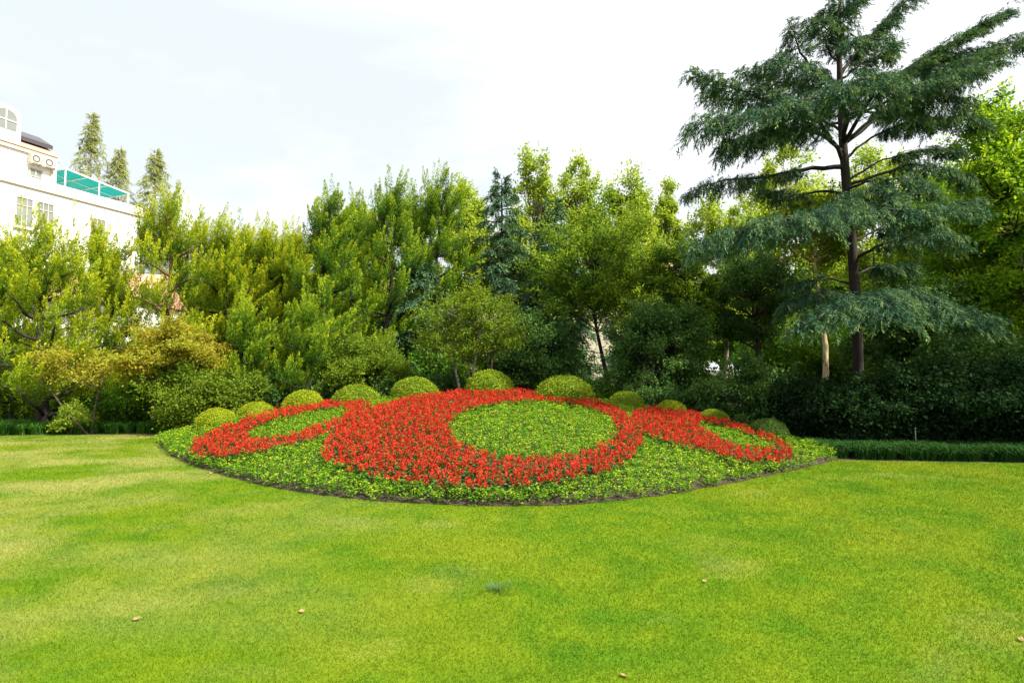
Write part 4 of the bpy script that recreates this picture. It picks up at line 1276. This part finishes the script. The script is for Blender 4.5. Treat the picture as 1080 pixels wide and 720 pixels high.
PV = thing('pavilion', P0(655, 48), 'pale pinkish building glimpsed between trunks in the distance', 'building')
MB().box(-5, 5, 0, 6, 0, 9.2).build('wall', M['trim'], PV)
MB().prism_x([(-.4, 9.22), (3, 11.2), (6.4, 9.22)], -5.4, 5.4).build('roof', M['salmon'], PV)
for z in (1.2, 4.2, 6.8):
    for x in (-4, -1.4, 1.2, 3.2):
        MB().box(x, x + .9, -.05, -.004, z, z + 1.5).build('window', M['glass'], PV)

# ------------------------------------------------------------------ small things
# garden lamp at the left
lp_ = thing('garden_lamp', P0(13, 15.8), 'dark garden lamp with rounded head at the left edge', 'lamp')
w = Wood(); w.tube([(0, 0, 0), (0, 0, .05), (0, 0, .06), (0, 0, 1.32)], [.09, .09, .035, .03], 10); w.build('post', M['dark'], lp_)
w = Wood(); w.tube([(0, 0, 1.32), (0, 0, 1.38), (0, 0, 1.47), (0, 0, 1.56), (0, 0, 1.62)], [.05, .14, .17, .13, .03], 14); w.build('lamp_head', M['dark'], lp_)
# stake in the border
st = thing('garden_stake', gnd(981, 485) + np.array([0, .35, 0]), 'short grey stake standing in the right grass border', 'stake')
w = Wood(); w.tube([(0, 0, 0), (0, 0, .5)], [.009, .009], 8); w.build('shaft', M['stake'], st)
w = Wood(); w.tube([(0, 0, .5), (0, 0, .515), (0, 0, .54)], [.013, .013, .006], 8); w.build('cap', M['stake'], st)

# grass tuft
R = np.random.default_rng(9)
n = 260
tp_ = gnd(525, 622)
a, rd = R.uniform(0, 2 * PI, n), np.minimum(np.abs(R.normal(size=n)) * .07, .12)
b = np.stack([np.cos(a) * rd * 1.3, np.sin(a) * rd, np.zeros(n)], 1)
d = np.stack([np.cos(a) * .9, np.sin(a) * .9, np.zeros(n)], 1)
h = R.uniform(.02, .045, n)[:, None]
tip = b + d * h * R.uniform(.5, 1.6, n)[:, None] + np.array([0, 0, 1.]) * h
s = np.cross(d, np.array([0, 0, 1.])) * .0028
tuft_m = leafmat('tuft_blades', [(0.035, 0.11, 0.025), (0.065, 0.15, 0.045), (0.11, 0.19, 0.075)], .3)
o = link_mesh('grass_tuft', poly_mesh('grass_tuft', np.stack([b - s, b + s, tip], 1), R.random(n)), loc=tp_, mats=[tuft_m])
tag(o, 'bluish green tuft of coarser grass in the middle of the lawn', 'grass tuft')

# fallen leaves
def dry_leaf(seed):
    R = np.random.default_rng(seed)
    pts = []
    for k in range(14):
        a = 2 * PI * k / 14
        r = (.5 + .28 * abs(math.cos(2.5 * a)) + R.uniform(-.06, .06)) * .055
        x, y = r * math.cos(a) * 1.3, r * math.sin(a)
        pts.append((x, y, .022 + 6 * x * x + 9 * y * y * R.uniform(.6, 1.2)))
    v = [(0, 0, .018)] + pts
    f = [(0, 1 + k, 1 + (k + 1) % 14) for k in range(14)]
    v += [(.075, -.004, .05), (.125, .004, .045), (.07, .004, .048)]
    f.append((15, 16, 17))
    me = bpy.data.meshes.new('fallen_leaf')
    me.from_pydata(v, [], f)
    at_ = me.attributes.new('tint', 'FLOAT', 'FACE')
    at_.data.foreach_set('value', np.clip(R.normal(size=len(f)) * .12 + R.uniform(.5, .9), 0, 1).astype(np.float32))
    return me
for i, (px, py, rz, sc, lab) in enumerate([
        (145, 654, .3, 1.0, 'curled pale dry leaf on the lawn at lower left'), (318, 646, 2.0, .9, 'small pale dry leaf on the lawn right of the lower left one'),
        (743, 614, 1.1, .9, 'brownish dry leaf on the lawn right of the grass tuft'), (712, 520, .4, 1.5, 'large tan dry leaf lying at the right front edge of the bed'),
        (1077, 676, .8, .9, 'pale dry leaf on the lawn at the right edge'), (658, 714, 2.6, .8, 'small dry leaf on the lawn at the bottom edge'),
        
        (222, 500, 1.9, 1.2, 'dry leaf at the left front edge of the bed')]):
    o = link_mesh('fallen_leaf', dry_leaf(i), loc=gnd(px, py), mats=[M['dry']])
    o.rotation_euler = (.15, -.1, rz)
    o.scale = (sc * .5,) * 3
    tag(o, lab, 'leaf', 'dry leaves fallen on the lawn')

# distant walkers
def plain(name, c, rough=.8):
    return noisemat(name, [tuple(v * .85 for v in c), c], 12, rough)
skin, hair = plain('skin', (.45, .28, .2)), plain('dark_hair', (.02, .016, .014))
def walker(px, d, h, top, legs, label, turn):
    root = thing('person', P0(px, d), label, 'person', 'people walking beyond the trees', turn)
    v = [(0, 0, .93), (0, 0, 1.12), (0, 0, 1.36), (0, 0, 1.46), (0, -.01, 1.56), (0, -.02, 1.66),
         (.09, .02, .86), (.10, -.08, .48), (.10, .06, .09), (.10, -.08, .04),
         (-.09, .02, .86), (-.10, .12, .50), (-.10, .28, .13), (-.10, .20, .04),
         (.19, 0, 1.38), (.24, .07, 1.12), (.23, -.04, .90), (.23, -.07, .80),
         (-.19, 0, 1.38), (-.24, -.08, 1.12), (-.23, -.16, .92), (-.23, -.2, .83)]
    e = [(0, 1), (1, 2), (2, 3), (3, 4), (4, 5), (0, 6), (6, 7), (7, 8), (8, 9), (0, 10), (10, 11), (11, 12), (12, 13), (2, 14), (14, 15), (15, 16), (16, 17), (2, 18), (18, 19), (19, 20), (20, 21)]
    rad = [.15, .145, .16, .06, .095, .09, .10, .07, .05, .04, .10, .07, .05, .04, .065, .05, .04, .035, .065, .05, .04, .035]
    me = bpy.data.meshes.new('walker_body')
    me.from_pydata(v, e, [])
    o = bpy.data.objects.new('body', me)
    COL.objects.link(o)
    o.modifiers.new('skin', 'SKIN')
    for i, r in enumerate(rad):
        me.skin_vertices[0].data[i].radius = (r, r * (.75 if i in (0, 1, 2) else 1))
    me.skin_vertices[0].data[0].use_root = True
    sb = o.modifiers.new('sub', 'SUBSURF'); sb.levels = sb.render_levels = 1
    dg = bpy.context.evaluated_depsgraph_get()
    m2 = bpy.data.meshes.new_from_object(o.evaluated_get(dg))
    bpy.data.objects.remove(o)
    m2.materials.clear()
    for m_ in (top, legs, skin, hair): m2.materials.append(m_)
    for p in m2.polygons:
        c = p.center
        z, x = c.z, abs(c.x)
        p.material_index = 3 if (z > 1.66 or (z > 1.52 and c.y > .02)) else 2 if z > 1.47 or (x > .17 and z < 1.08) else 1 if z < .96 else 0
        p.use_smooth = True
    b = bpy.data.objects.new('body', m2)
    COL.objects.link(b)
    b.parent = root
    root.scale = (h / 1.75,) * 3
    return root
white_c, grey_c, navy_c, lb_c, dk_c = plain('white_cloth', (.8, .8, .8)), plain('grey_cloth', (.45, .45, .5)), plain('navy_cloth', (.03, .03, .09)), plain('light_blue_cloth', (.5, .62, .7)), plain('dark_cloth', (.04, .04, .05))
walker(737.5, 60, 1.68, white_c, grey_c, 'person in white walking beyond the trees, left of the pair', .6)
walker(743, 60.5, 1.72, white_c, white_c, 'person in white top and trousers, right of the pair', -.4)
walker(761, 59, 1.72, navy_c, dk_c, 'person in dark blue beyond the trees', 2.6)
walker(766, 58.5, 1.2, lb_c, lb_c, 'small person in light blue beside the one in dark blue', 1.0)

print('polys', sum(len(m.polygons) for m in bpy.data.meshes))
